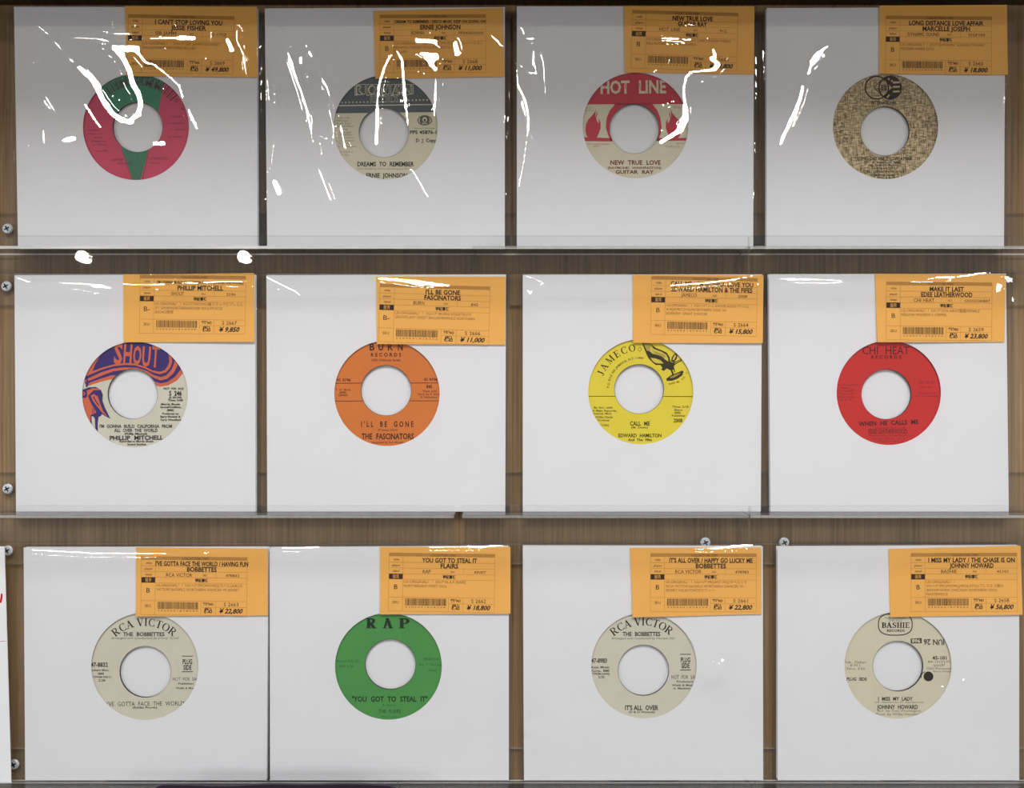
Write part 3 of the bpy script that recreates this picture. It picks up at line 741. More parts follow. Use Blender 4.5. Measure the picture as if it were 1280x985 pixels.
GREY_CR = ink('slate_ink', (92, 100, 104)); RED3 = ink('rose_red_ink', (196, 60, 74)); BROWN3 = ink('brown_red_ink', (120, 44, 44))
PURP = ink('violet_ink', (58, 42, 112)); ORNG = ink('vermilion_ink', (214, 104, 72))
ITEMS = [
 dict(k=1, base=PINK, mats=[ink('green_ink', (64, 138, 106)), ink('dark_green_ink', (96, 62, 72)), ink('plum_ink', (70, 92, 90))], pr=pr1),
 dict(k=2, base=CREAM2, mats=[GREY_CR, CREAM2, INKG, INKK], pr=pr2),
 dict(k=3, base=CREAM2, mats=[RED3, CREAM2, ink('pink_red_ink', (186, 110, 100)), BROWN3], pr=pr3),
 dict(k=4, base=weave, mats=[ink('sepia_black_ink', (52, 44, 38)), ink('pale_tan_ink', (200, 180, 140)), ink('stamp_grey_ink', (104, 96, 90))], pr=pr4),
 dict(k=5, base=CREAM, mats=[PURP, ORNG, CREAM, INKK, ink('soft_black_ink', (62, 58, 54)), ink('medium_grey_ink', (84, 80, 74))], pr=pr5),
 dict(k=6, base=material('orange_label_paper', srgb(218, 122, 54), 0.6, 0.2, var=0.03, scale=40), mats=[ink('brown_black_ink', (66, 36, 22)), ink('rust_ink', (124, 62, 28))], pr=pr6),
 dict(k=7, base=material('yellow_label_paper', srgb(232, 212, 62), 0.6, 0.2, var=0.03, scale=40), mats=[ink('olive_black_ink', (56, 48, 18)), ink('olive_ink', (112, 98, 26)), ink('pale_yellow_ink', (216, 198, 80))], pr=pr7),
 dict(k=8, base=material('red_label_paper', srgb(204, 46, 44), 0.6, 0.2, var=0.03, scale=40), mats=[ink('maroon_black_ink', (66, 18, 20)), ink('maroon_ink', (124, 26, 28))], pr=pr8),
 dict(k=9, base=CREAM, mats=[INKK, ink('dark_grey_ink', (84, 82, 74)), ink('faint_ring_ink', (198, 192, 172))], pr=pr9),
 dict(k=10, base=material('green_label_paper', srgb(76, 150, 74), 0.6, 0.2, var=0.04, scale=40), mats=[ink('green_black_ink', (26, 46, 32)), ink('deep_green_ink', (36, 88, 44))], pr=pr10),
 dict(k=11, base=CREAM, mats=[INKK, ink('charcoal_ink', (78, 76, 70))], pr=pr11),
 dict(k=12, base=CREAM2, mats=[ink('warm_black_ink', (40, 34, 30)), ink('umber_grey_ink', (92, 84, 68)), CREAM2, ink('stamp_ink', (74, 68, 64))], pr=pr12),
]
NAMES = ['pink and green', 'grey-topped off-white', 'red and cream flame-label', 'woven-look tan', 'purple and orange swirl', 'plain orange', 'yellow eagle-label', 'plain red',
         'cream', 'plain green', 'cream', 'ivory black-dot']
WHERE = ['at top left', 'second in the top row', 'third in the top row', 'at top right', 'leftmost in the middle row', 'second in the middle row', 'third in the middle row', 'at the right end of the middle row',
         'at bottom left', 'second in the bottom row', 'third in the bottom row', 'at bottom right']
SLEEVES = [[(17.5,8.5),(321.5,9),(322,0),(22.5,0)], [(331,10.5),(631,9),(631,0),(334,0)], [(646,8),(942.5,8),(941.5,0),(646,0)], [(958.5,10),(1256.5,9),(1255,0),(958,0)],
           [(18,344),(319,343),(319.5,0),(20,0)], [(333,344),(632.5,343),(631.5,0),(334,0)], [(653.5,343.5),(952.5,343),(951,0),(653.5,0)], [(961,342.5),(1257.5,342),(1261,0),(963,0)],
           [(29.5,684.5),(335.5,684),(333.5,0),(31.5,0)], [(337,684.5),(636,683),(636,0),(337.5,0)], [(653.5,682.5),(953.5,683),(954,0),(655,0)], [(972,683.5),(1274,682),(1274,0),(972,0)]]
HOLES = [(169.9,158.7,66.3),(482,159.2,65.2),(794.5,156.8,66),(1106.9,158,65.8),(168.7,493.2,66),(483.7,491.7,65.8),(801,489.7,65.6),(1111,491,65.2),(181,833,67),(485.5,833,66.7),(805,832.2,65.8),(1122.5,831.8,66.8)]
SPINS = [(172,158.8,31),(479.9,165.7,31),(793,161,30.8),(1106.3,163.8,30.5),(165.9,492.5,31.1),(482.6,488,31.3),(799,486.3,30.8),(1108,492.9,31),(181.7,839.8,32),(488,830.4,31.4),(804.3,837.8,31.7),(1122.4,832.6,31.4)]
CROP = [(150,5),(460,5),(775,0),(1095,0),(150,335),(460,338),(785,335),(1090,335),(165,678),(470,678),(785,678),(1100,678)]
TAGC = [[(45,20),(1215,25),(1225,655),(58,642)], [(52,62),(1195,33),(1212,648),(66,665)], [(35,55),(1195,58),(1190,662),(45,645)], [(30,50),(1165,43),(1167,667),(30,655)],
        [(28,58),(1190,45),(1198,657),(30,660)], [(72,55),(1225,55),(1220,662),(80,655)], [(42,62),(1205,65),(1195,668),(45,665)], [(28,50),(1190,55),(1178,657),(45,660)],
        [(35,45),(1205,55),(1208,648),(35,657)], [(35,40),(1195,40),(1195,632),(35,640)], [(18,48),(1185,45),(1187,637),(40,665)], [(78,58),(1250,30),(1262,640),(92,665)]]
TBL = [(75,92,1.2),(105,97,-0.2),(110,90,1.6),(88,140,0.6),(178,62,0.6),(107,118,1.6),(210,72,1.2),(127,122,0.5),(85,124,0.6),(117,92,0.8),(200,97,0.2),(275,97,-0.2)]
TXT = [
 ("I CAN'T STOP LOVING YOU","JESSE FISHER","SIR JAMM","S-1703","B",["US-ORIGINAL！！VG+/7\"/SIR JAMM/'72/SWEET","BALLAD/DEEP/NORTHERN BALLAD"],"S 2669","49,800",610,320),
 ("DREAM TO REMEMBER / DISCO MUSIC KEEP ON GOING ON","ERNIE JOHNSON","ROWAN","PPS45876100","B",["US-ORIGINAL！！VG++/7\"/PROMO/D.J.COPY/レーベルスレ","ROWAN/'76/DEEP SOUL/BW DISCO FUNKY","BALLAD"],"S 2668","11,000",820,365),
 ("NEW TRUE LOVE","GUITAR RAY","HOT LINE","912","B",["US-ORIGINAL！！VG+/7\"/HOT LINE/'73/NORTHERN","BALLAD/CROSSOVER NORTHERN"],"S 2665","13,800",365,265),
 ("LONG DISTANCE LOVE AFFAIR","MARCELLE JOSEPH","DYNAMIC SOUND","DSIF100","B",["US-ORIGINAL！！EX/7\"/DYNAMIC SOUND/'79/RARE","MODERN RARER SOUL"],"S 2660","18,800",675,430),
 ("I'M GONNA BUILD CALIFORNIA FROM ALL OVER THE WORLD","PHILLIP MITCHELL","SHOUT","S246","B-",["US-ORIGINAL！！VG+/7\"/PROMO/盤クラックピプレスム","ラ？SWAP/NORTHERN/ROVER SOUL/MUSCLE","SHOALS録音"],"S 2667","9,850",785,415),
 ("I'LL BE GONE","FASCINATORS","BURN","845","B-",["US-ORIGINAL！！VG+/7\"/BURN/'65/DETROIT","GROUP/LADY SWEET BALLAD/BWMALE NORTHERN"],"S 2666","11,000",300,318),
 ("CALL ME / I'M GONNA LOVE YOU","EDWARD HAMILTON & THE FIFES","JAMECO","2008","B",["US-ORIGINAL！！VG++/7\"/シミXWXPLAYOK/ラベルL","A-4/JAMECO/'66/NORTHERN SOUL W-","SIDER/BW GREAT DANCER"],"S 2664","15,800",750,735),
 ("MAKE IT LAST","EDEE LEATHERWOOD","CHI HEAT","CH102CHIHEAT","B",["US-ORIGINAL！！EX-/7\"/CHI HEAT盤盤/FEMALE","MELLOW MODERN 2 STEPPER"],"S 2659","23,800",310,465),
 ("I'VE GOTTA FACE THE WORLD / HAVING FUN","BOBBETTES","RCA VICTOR","478832","B",["US-ORIGINAL！！VG++/7\"/PROMO/WLJ/ラベルLA/RCA","VICTOR/'66/GIRLS NORTHERN DANCER W-SIDER!!"],"S 2663","22,800",840,270),
 ("YOU GOT TO STEAL IT","FLAIRS","RAP","RR007","B",["US-ORIGINAL！！EX/7\"/R.A.P./RARE","NORTHERN/BW SWEET SOUL"],"S 2662","18,800",500,160),
 ("IT'S ALL OVER / HAPPY GO LUCKY ME","BOBBETTES","RCA VICTOR","478983","B",["US-ORIGINAL！！VG++/7\"/PROMO WLJ/ラベルシミ","/RCA VICTOR/'66/GIRLS NORTHERN DANCER W-","SIDER!! VALENTINOSカヴァー"],"S 2661","22,800",755,275),
 ("I MISS MY LADY / THE CHASE IS ON","JOHNNY HOWARD","BASHIE","45101","B",["US-ORIGINAL！！","VG++/7\"/PROMO/WLJ/WOL/STOL/プレスミス極小","/BASHIE/'69/BW CHICAGO NORTHERN SOUL","MASTERPIECE"],"S 2658","56,800",785,400),
]
LABINK = [M_TAGBAR, M_TAGLINE, M_INK, M_SOFTINK, M_TAGDARK, M_BARCODE, M_TAG]

def price_tag(i, D0):
    x0, y0 = CROP[i]; S = 7.111
    cs = [(x0+a/S, y0+b/S) for a, b in TAGC[i]]
    d0, d1 = D0+0.0038, D0+0.0041
    t, artist, lab, no, grade, desc, sku, price, tw, aw = TXT[i]
    base = P((cs[2][0]+cs[3][0])/2, (cs[2][1]+cs[3][1])/2, d0)
    who = NAMES[i] + ' record'
    if i in (8, 10): who = 'cream record ' + WHERE[i]
    if i == 10: who = 'third record, bottom row'
    r = tag(empty('price_tag', base), 'orange price tag printed ¥%s, on the sleeve of the %s' % (price, who), 'price tag', 'orange price tags')
    # card: a grid with a slight curl, so that its lower edge stands off the sleeve
    m = Mesh(); N, Q = 12, 8; grid = []
    amp = 0.0006 + 0.0003*random.random(); side = random.choice((-1, 1))
    def curl(a, b): return amp*(b**2)*(0.6+0.4*math.cos(math.pi*(a if side > 0 else 1-a))) + 0.0002*math.sin(3*a+i)*b
    def pos(a, b, dd=0.0):
        x = (cs[0][0]*(1-a)+cs[1][0]*a)*(1-b) + (cs[3][0]*(1-a)+cs[2][0]*a)*b
        y = (cs[0][1]*(1-a)+cs[1][1]*a)*(1-b) + (cs[3][1]*(1-a)+cs[2][1]*a)*b
        v = P(x, y, d1); v.y -= curl(a, b)+dd; return v
    for q in range(Q+1): grid += [pos(k/N, q/Q) for k in range(N+1)]
    for q in range(Q+1): grid += [pos(k/N, q/Q, -0.00025) for k in range(N+1)]
    W1 = N+1; off = W1*(Q+1); fs = []
    for q in range(Q):
        for k in range(N):
            a = q*W1+k; fs.append((a, a+W1, a+W1+1, a+1)); fs.append((off+a, off+a+1, off+a+W1+1, off+a+W1))
    for k in range(N): fs.append((k, k+1, off+k+1, off+k)); a = Q*W1+k; fs.append((a, off+a, off+a+1, a+1))
    for q in range(Q): a = q*W1; fs.append((a, off+a, off+a+W1, a+W1)); a += N; fs.append((a, a+W1, off+a+W1, off+a))
    m.add(grid, fs); card = m.build('card', M_TAG, r, smooth=False)
    # print
    ox, oy, rot = TBL[i]; c, s_ = math.cos(math.radians(rot)), math.sin(math.radians(rot))
    K = 0.96 if i not in (5,) else 1.0
    (ax, ay), (bx, by), (ex, ey), (fx, fy) = cs
    def tp(layer):
        def f(u, v):
            u *= K; v *= 0.985
            X_, Y_ = ox+u*c-v*s_, oy+u*s_+v*c
            px, py = x0+X_/S, y0+Y_/S
            a = (px-ax)/(bx-ax); b = (py-ay)/(fy-ay)
            v3 = P(px, py, d1); v3.y -= curl(min(1, max(0, a)), min(1, max(0, b))) + 0.00006 + 0.00003*layer
            return v3
        return f
    L0, L1 = tp(0), tp(1)
    pm = Mesh()
    for k in range(10):       # header strip, in short lengths so that it follows the card
        u0, u1 = k*98, (k+1)*98; put_poly(pm, L0, [(u0,0),(u1,0),(u1,30),(u0,30)], 0)
    def rule(p, q, wd=3.2, mt=1):
        n = 6; put_stroke(pm, L0, [(p[0]+(q[0]-p[0])*k/n, p[1]+(q[1]-p[1])*k/n) for k in range(n+1)], wd, mt)
    for v in (0, 84, 136, 187): rule((0, v), (980, v))
    for a, b in (((0,0),(0,525)), ((980,0),(980,525)), ((130,30),(130,525)), ((0,525),(980,525)), ((130,238),(980,238)), ((0,398),(980,398)), ((555,452),(980,452)), ((555,398),(555,525)), ((690,398),(690,525)), ((690,136),(690,187))): rule(a, b)
    put_poly(pm, L0, [(0,187),(130,187),(130,236),(0,236)], 4)
    put_text(pm, L1, '盤質', 66, 212, 26, 58, 'n', 0, 6)
    put_text(pm, L1, 'COLLECTORS ITEM', 500, 17, 20, 238, 'n', 0, 4)
    put_text(pm, L1, t, 560, 62, 40 if len(t) < 42 else 25, tw*1.02, 'b' , 0, 2)
    put_text(pm, L1, artist, 560, 112, 40, aw*1.02, 'b', 0, 2)
    for s2, v in (('title',57),('player',110),('label',161)): put_text(pm, L1, s2, 68, v, 20, {'t':52,'p':76,'l':58}[s2[0]], 'n', 0, 4)
    put_text(pm, L1, lab, 350, 164, 32, min(24*len(lab), 290), 'n', 0, 4)
    put_text(pm, L1, 'NO', 590, 166, 17, 36, 'n', 0, 4)
    put_text(pm, L1, no, 845, 166, 24, min(21*len(no), 235), 'n', 0, 4)
    put_text(pm, L1, '特記事項', 560, 213, 25, 120, 'b', 0, 2)
    for k, dl in enumerate(desc):
        wid = sum(1.75 if ord(ch) > 0x2000 else 1.0 for ch in dl)*18.2
        put_text(pm, L1, dl, 140, 258+k*37, 23, min(wid, 815), 'n', 0, 3, align='l')
    put_text(pm, L1, grade, 66, 305, 42, 32 if len(grade) == 1 else 54, 'n', 0, 2)
    put_text(pm, L1, 'SKU', 66, 443, 24, 56, 'n', 0, 4)
    u = 155.0
    rr = random.Random(i)
    while u < 528:
        wd = rr.choice((4.5, 4.5, 7.5)); put_poly(pm, L0, [(u,408),(u+wd,408),(u+wd,472),(u,472)], 5); u += wd + rr.choice((3.5, 5, 5))
    put_text(pm, L1, '2 3 0 0 0 4 1 8 7 8 3 4 4', 340, 487, 11, 368, 'n', 0, 4)
    put_text(pm, L1, '管理NO', 622, 425, 22, 96, 'b', 0, 2); put_text(pm, L1, '税込', 622, 482, 36, 76, 'bi', 0, 2)
    put_text(pm, L1, sku, 835, 425, 32, 136, 'n', 0, 4); put_text(pm, L1, '¥ ' + price, 835, 484, 40, 190 if len(price) == 5 else 218, 'bi', 0, 2)
    pm.build('printed_text', LABINK, r, card)
    return r

# ------------------------------------------------------------------ clear plastic outer sleeves
# streaks where the crinkled film turns towards one of the spots: (crop origin, points in crop px / 3.76, width in crop px)
Z = 3.759
STREAKS = {i: [] for i in range(12)}
def st(i, org, pts, w_):
    p = [(org[0]+a/Z, org[1]+b/Z) for a, b in pts]
    xs = [a for a, b in p]
    if max(xs)-min(xs) < 4 and abs(p[-1][1]-p[0][1]) > 16 and (min(abs(xs[0]-e) for e in (15, 322, 331, 632, 643, 944, 956, 1258)) < 9):
        # glints along a welded edge: short and broken
        for (ax, ay), (bx, by) in zip(p[:-1], p[1:]):
            n = max(1, int(math.hypot(bx-ax, by-ay)/13))
            for k in range(n):
                f, g = (k+0.12)/n, (k+0.80)/n
                STREAKS[i].append(([(ax+(bx-ax)*f, ay+(by-ay)*f), (ax+(bx-ax)*g, ay+(by-ay)*g)], w_/Z))
    else: STREAKS[i].append((p, w_/Z))
o = (0, 0)
for pts, w_ in [
 ([(175,120),(235,168)],5), ([(258,198),(300,245),(350,295)],8), ([(375,320),(430,370),(468,420)],24), ([(450,400),(490,480),(530,535),(580,572),(620,575)],30), ([(610,575),(650,540),(662,490),(650,440),(620,390),(605,330),(575,270),(545,235)],26),
 ([(345,180),(480,185),(530,195),(640,180),(830,175)],7), ([(540,155),(680,162),(840,172)],6), ([(840,173),(905,174)],27), ([(1068,188),(1092,235)],20), ([(1113,140),(1110,190),(1140,250),(1160,358)],7),
 ([(535,222),(640,225)],34), ([(640,240),(680,290),(720,300),(790,355),(840,400),(855,450)],13), ([(885,515),(925,605)],15), ([(405,495),(440,550),(475,600)],16), ([(230,290),(298,392)],7), ([(195,420),(245,500),(285,570)],7),
 ([(110,345),(130,320),(208,293)],6), ([(120,590),(122,620)],8), ([(133,660),(133,705)],8), ([(308,660),(350,652)],26), ([(728,675),(768,675)],28), ([(205,620),(208,670)],14),
 ([(1206,225),(1208,260)],7), ([(1222,660),(1225,700)],9), ([(1240,590),(1238,640)],7), ([(1212,700),(1215,760)],6), ([(1230,250),(1226,420),(1229,560)],5), ([(57,440),(60,660)],6), ([(64,690),(66,780)],6)]: st(0, o, pts, w_)
o = (320, 0)
for pts, w_ in [
 ([(45,105),(120,175),(170,225)],5), ([(148,245),(180,330),(210,420),(245,540),(270,680)],9), ([(232,205),(290,320),(340,430),(370,530)],7), ([(340,510),(368,620),(362,680),(340,700)],9), ([(395,590),(422,700)],12),
 ([(48,360),(60,480),(85,560),(85,680),(75,790)],9), ([(300,670),(310,730)],11), ([(298,800),(320,860),(350,940)],11), ([(90,855),(110,905)],28), ([(208,270),(210,290)],16), ([(240,310),(250,325)],10), ([(230,345),(245,365)],11),
 ([(635,260),(600,320),(575,400),(568,500),(568,680)],16), ([(660,240),(685,280),(695,400),(705,500),(715,590)],14), ([(780,252),(850,258)],20), ([(800,270),(845,275)],24), ([(820,290),(843,330)],20), ([(845,370),(838,550)],10), ([(755,190),(840,195)],20), ([(935,205),(945,255)],22),
 ([(1105,165),(1160,218)],8), ([(715,795),(735,800),(770,860),(812,930)],11), ([(1205,270),(1200,360)],6), ([(1165,520),(1168,600)],7), ([(1180,620),(1175,720)],5), ([(1190,880),(1170,930)],9), ([(1176,960),(1178,980)],7), ([(12,180),(14,640)],5), ([(22,660),(26,700)],9), ([(1190,420),(1185,640)],5), ([(48,880),(44,960)],6)]: st(1, o, pts, w_)
o = (630, 0)
for pts, w_ in [
 ([(80,75),(105,115)],4), ([(75,125),(100,165)],4), ([(95,180),(150,182)],4), ([(137,240),(140,290),(155,350),(120,345),(70,300)],8), ([(165,215),(185,300),(193,440)],6), ([(60,330),(65,400),(100,470),(115,540),(110,640)],14), ([(105,660),(90,780),(70,880)],10), ([(40,250),(45,320),(55,360)],7), ([(36,380),(42,560),(30,780)],7),
 ([(740,178),(850,183),(960,182)],10), ([(985,230),(995,260)],18), ([(975,270),(1010,300),(990,325)],22), ([(990,325),(880,335),(855,360),(845,420),(850,480)],15), ([(850,500),(852,560)],26), ([(850,560),(825,615)],38), ([(825,615),(735,672)],26),
 ([(1185,260),(1184,480)],7), ([(1176,630),(1176,640)],6), ([(1175,890),(1172,955)],7), ([(1180,660),(1180,720)],4)]: st(2, o, pts, w_)
o = (940, 0)
for pts, w_ in [
 ([(355,218),(310,255)],14), ([(310,255),(285,290)],32), ([(285,290),(265,345)],12), ([(240,405),(225,470),(185,560),(150,640),(132,680)],17), ([(1208,230),(1205,270)],9), ([(1205,320),(1190,440),(1190,560),(1195,610)],6), ([(20,200),(22,330),(20,430)],6), ([(52,230),(52,300)],7), ([(56,300),(54,480)],5), ([(10,600),(12,640)],7)]: st(3, o, pts, w_)
st(4, (0,240), [(60,395),(140,425)], 5); st(4, (0,240), [(300,428),(480,436)], 8); st(4, (0,240), [(440,445),(520,448)], 16); st(4, (0,240), [(540,432),(700,435),(860,430)], 7); st(4, (0,240), [(860,428),(1000,425)], 13); st(4, (0,240), [(1000,424),(1140,420)], 6)
st(4, (0,480), [(425,230),(430,255)], 10); st(4, (0,240), [(1206,545),(1204,570)], 7)
st(5, (320,240), [(50,400),(130,440),(170,460)], 5); st(5, (320,240), [(180,462),(210,487)], 10); st(5, (320,240), [(575,405),(700,415)], 14); st(5, (320,240), [(700,416),(800,428),(905,442)], 18); st(5, (320,480), [(98,225),(82,280),(80,340)], 9); st(5, (320,240), [(1178,520),(1186,550)], 7)
st(6, (630,240), [(85,392),(180,420)], 6); st(6, (630,240), [(780,438),(900,430),(1050,415),(1180,395)], 7); st(6, (630,240), [(110,455),(125,485),(138,455)], 4); st(6, (630,240), [(1226,425),(1230,505)], 11); st(6, (630,240), [(12,520),(18,555)], 7)
st(7, (940,240), [(80,408),(300,410),(420,405)], 9); st(7, (940,240), [(560,410),(780,402),(960,400)], 11); st(7, (940,240), [(960,400),(1080,385),(1200,370)], 8);
for p_ in ((1206,470),): st(7, (940,240), [p_, (p_[0]-3, p_[1]+7)], 8)
st(8, (0,480), [(130,780),(400,795),(600,797),(980,795)], 7); st(8, (0,723), [(1190,715),(1212,708)], 7); st(8, (0,723), [(1210,882),(1232,879)], 7)
st(9, (320,480), [(110,770),(300,768)], 4); st(9, (320,480), [(800,765),(1050,766),(1160,762)], 7); st(9, (320,723), [(740,658),(800,662)], 4)
st(10, (630,480), [(880,770),(1000,772),(1200,755)], 7); st(10, (630,723), [(925,140),(895,220),(870,290)], 9); st(10, (630,723), [(885,300),(900,360),(980,390)], 9); st(10, (630,723), [(110,668),(180,674)], 5); st(10, (630,723), [(105,735),(150,735)], 4)
st(11, (940,723), [(960,475),(935,500),(938,525)], 6);

def solve_film(i, x0, x1, y0, y1, D, step):
    nx = int(round((x1-x0)/step))+1; ny = int(round((y1-y0)/step))+1
    xs = np.linspace(x0, x1, nx); ys = np.linspace(y0, y1, ny)
    XX, YY = np.meshgrid(xs, ys)
    s = (CAM_D-D)/FPX
    WX = (XX-640)*s; WZ = EYE+(492.5-YY)*s
    cell = s*(x1-x0)/(nx-1); cellz = s*(y1-y0)/(ny-1)
    def half(L, X_, Z_):
        pts = np.stack([X_, np.full_like(X_, -D), Z_], -1)
        a = np.array([0, -CAM_D, EYE])-pts; a /= np.linalg.norm(a, axis=-1, keepdims=True)
        b = np.array(L)-pts; b /= np.linalg.norm(b, axis=-1, keepdims=True)
        n = a+b
        return n[..., 0]/n[..., 1], n[..., 2]/n[..., 1]
    wgt = np.full((ny, nx), 0.004); Gx = np.zeros((ny, nx)); Gz = np.zeros((ny, nx))
    # slow natural ripple
    for _ in range(10):
        f = rng.normal(0, 1, 2)*0.022; ph = rng.uniform(0, 6.28); am = 0.010
        ph_ = np.cos(f[0]*XX+f[1]*YY+ph)*am
        nrm = math.hypot(*f) or 1
        Gx += ph_*f[0]/nrm; Gz += -ph_*f[1]/nrm
    for pts, w_ in STREAKS[i]:
        w_ = max(w_, 1.7 if step == 1.0 else 2.6)
        p = np.array(pts); L = np.sum(np.linalg.norm(np.diff(p, axis=0), axis=1))
        c = p.mean(0); cx_, cz_ = np.array([(c[0]-640)*s]), np.array([EYE+(492.5-c[1])*s])
        d = p[-1]-p[0]; d = d/(np.linalg.norm(d)+1e-9); t = np.array([d[0], -d[1]])
        best = min(range(len(LAMPS)), key=lambda k: (lambda g: abs(g[0][0]*t[0]+g[1][0]*t[1])*L + math.hypot(g[0][0], g[1][0])*(3*w_+6))(half(LAMPS[k], cx_, cz_)))
        gx, gz = half(LAMPS[best], WX, WZ)
        dist = np.full(XX.shape, 1e9); nx_ = np.zeros(XX.shape); nz_ = np.zeros(XX.shape)
        for a, b in zip(p[:-1], p[1:]):
            ab = b-a; l2 = (ab**2).sum()+1e-9
            k = np.clip(((XX-a[0])*ab[0]+(YY-a[1])*ab[1])/l2, 0, 1)
            dd = np.hypot(XX-a[0]-k*ab[0], YY-a[1]-k*ab[1]); up = dd < dist
            nrm = ab/math.sqrt(l2); sg = (XX-a[0])*(-nrm[1])+(YY-a[1])*nrm[0]   # signed distance from the streak line
            q = np.sign(sg); nx_ = np.where(up, -nrm[1]*q, nx_); nz_ = np.where(up, -nrm[0]*q, nz_)
            dist = np.minimum(dist, dd)
        mk = dist < w_/2
        bd = (dist >= w_/2) & (dist < w_/2+5) & (wgt < 1)
        am = 0.006*(dist-w_/2)
        Gx[bd] = (gx+nx_*am)[bd]; Gz[bd] = (gz+nz_*am)[bd]; wgt[bd] = 0.008
        wgt[mk] = 5.0; Gx[mk] = gx[mk]; Gz[mk] = gz[mk]
    lam = np.full((ny, nx), 4e-6); lam[:, :2] = 0.02; lam[:, -2:] = 0.02; lam[-3:, :] = 0.05
    H = np.zeros((ny, nx)); keep = wgt > 1
    near = np.zeros((ny, nx), bool)
    LH = [half(L, WX, WZ) for L in LAMPS]
    for rnd in range(6):
        wx = np.minimum(wgt[:, 1:], wgt[:, :-1]); wz = np.minimum(wgt[1:], wgt[:-1])
        gxe = (Gx[:, 1:]+Gx[:, :-1])/2*cell; gze = -(Gz[1:]+Gz[:-1])/2*cellz   # rows run downwards
        def A(H):
            R = lam*H
            dx = wx*(H[:, 1:]-H[:, :-1]); R[:, 1:] += dx; R[:, :-1] -= dx
            dz = wz*(H[1:]-H[:-1]); R[1:] += dz; R[:-1] -= dz
            return R
        b = np.zeros((ny, nx)); t_ = wx*gxe; b[:, 1:] += t_; b[:, :-1] -= t_; t_ = wz*gze; b[1:] += t_; b[:-1] -= t_
        dg = lam.copy(); dg[:, 1:] += wx; dg[:, :-1] += wx; dg[1:] += wz; dg[:-1] += wz
        r = b-A(H); z = r/dg; p = z.copy(); rz = (r*z).sum()
        for _ in range(600 if rnd == 0 else 250):
            Ap = A(p); al = rz/(p*Ap).sum(); H += al*p; r -= al*Ap; z = r/dg; rn = (r*z).sum(); p = z+rn/rz*p; rz = rn
        if rnd == 5: break
        # the film between the streaks must not face a lamp: turn such spots a little away
        cx_ = np.gradient(H, axis=1)/cell; cz_ = -np.gradient(H, axis=0)/cellz
        for hx, hz in LH:
            ex, ez = cx_-hx, cz_-hz; e = np.hypot(ex, ez)
            bad = (e < 0.019) & ~keep
            ux = np.where(e > 0.003, ex/(e+1e-9), 0.8); uz = np.where(e > 0.003, ez/(e+1e-9), 0.6)
            Gx[bad] = (hx+0.032*ux)[bad]; Gz[bad] = (hz+0.032*uz)[bad]; wgt[bad] = 0.3
    return nx, ny, WX, WZ, H

def film(i, corners, D0, zs, step):
    row = i//4
    cs = corners
    xl = min(cs[0][0], cs[3][0]); xr = max(cs[1][0], cs[2][0])
    kk = (CAM_D-D0-0.0034)/(CAM_D-D0-0.0075)
    xl = 640+(xl-640)*(kk if xl < 640 else 1); xr = 640+(xr-640)*(kk if xr > 640 else 1)
    if row == 0: x0, x1 = xl-4.5, xr+7.0
    elif row == 1: x0, x1 = xl-2.0, xr+5.0
    else: x0, x1 = xl-1.5, xr+ (1.2 if i == 8 else 3.0)
    if i == 8: x0, x1 = xl-3, xr+0.9
    if i == 9: x0 = xl-0.5
    y0 = min(cs[0][1], cs[1][1])-1.0; D = D0+0.0075
    y1 = 492.5 - (zs+0.0001)*FPX/(CAM_D-D)
    nx, ny, WX, WZ, H = solve_film(i, x0, x1, y0, y1, D, step)
    lo = H.min()
    print('film', i, nx, ny, 'height', round(float(H.min())*1000, 2), round(float(H.max())*1000, 2))
    H = np.clip(H, -0.0020, 0.0110)
    V = np.stack([WX, -(D+H), WZ], -1).reshape(-1, 3)
    base = Vector((float((WX.min()+WX.max())/2), -D, EYE+zs))
    who = NAMES[i]+' record'
    if i in (8, 10): who = 'cream record '+WHERE[i]
    r = tag(empty('plastic_outer_sleeve', base), ('clear crinkled plastic sleeve with bright glints over the %s' if row == 0 else 'clear smooth plastic sleeve over the %s') % who, 'plastic sleeve', 'clear plastic outer sleeves')
    V -= np.array(base)
    idx = np.arange(nx*ny).reshape(ny, nx)
    F = np.stack([idx[:-1, :-1], idx[1:, :-1], idx[1:, 1:], idx[:-1, 1:]], -1).reshape(-1, 4)
    me = bpy.data.meshes.new('front_film')
    me.vertices.add(len(V)); me.vertices.foreach_set('co', V.astype(np.float32).ravel())
    me.loops.add(F.size); me.loops.foreach_set('vertex_index', F.astype(np.int32).ravel())
    me.polygons.add(len(F)); me.polygons.foreach_set('loop_start', np.arange(0, F.size, 4, dtype=np.int32))
    me.polygons.foreach_set('use_smooth', np.ones(len(F), bool))
    me.materials.append(M_FILM); me.update(calc_edges=True)
    ob = bpy.data.objects.new('front_film', me); COL.objects.link(ob); ob.parent = r
    # back film and the welded side and bottom seams
    m = Mesh(); xa, xb = float(WX.min()), float(WX.max()); za, zb = float(WZ.min()), float(WZ.max()); yb = -(D0-0.0006)
    m.quad(Vector((xa,yb,za)), Vector((xa,yb,zb)), Vector((xb,yb,zb)), Vector((xb,yb,za)))
    m.build('back_film', M_FILM, r)
    return r

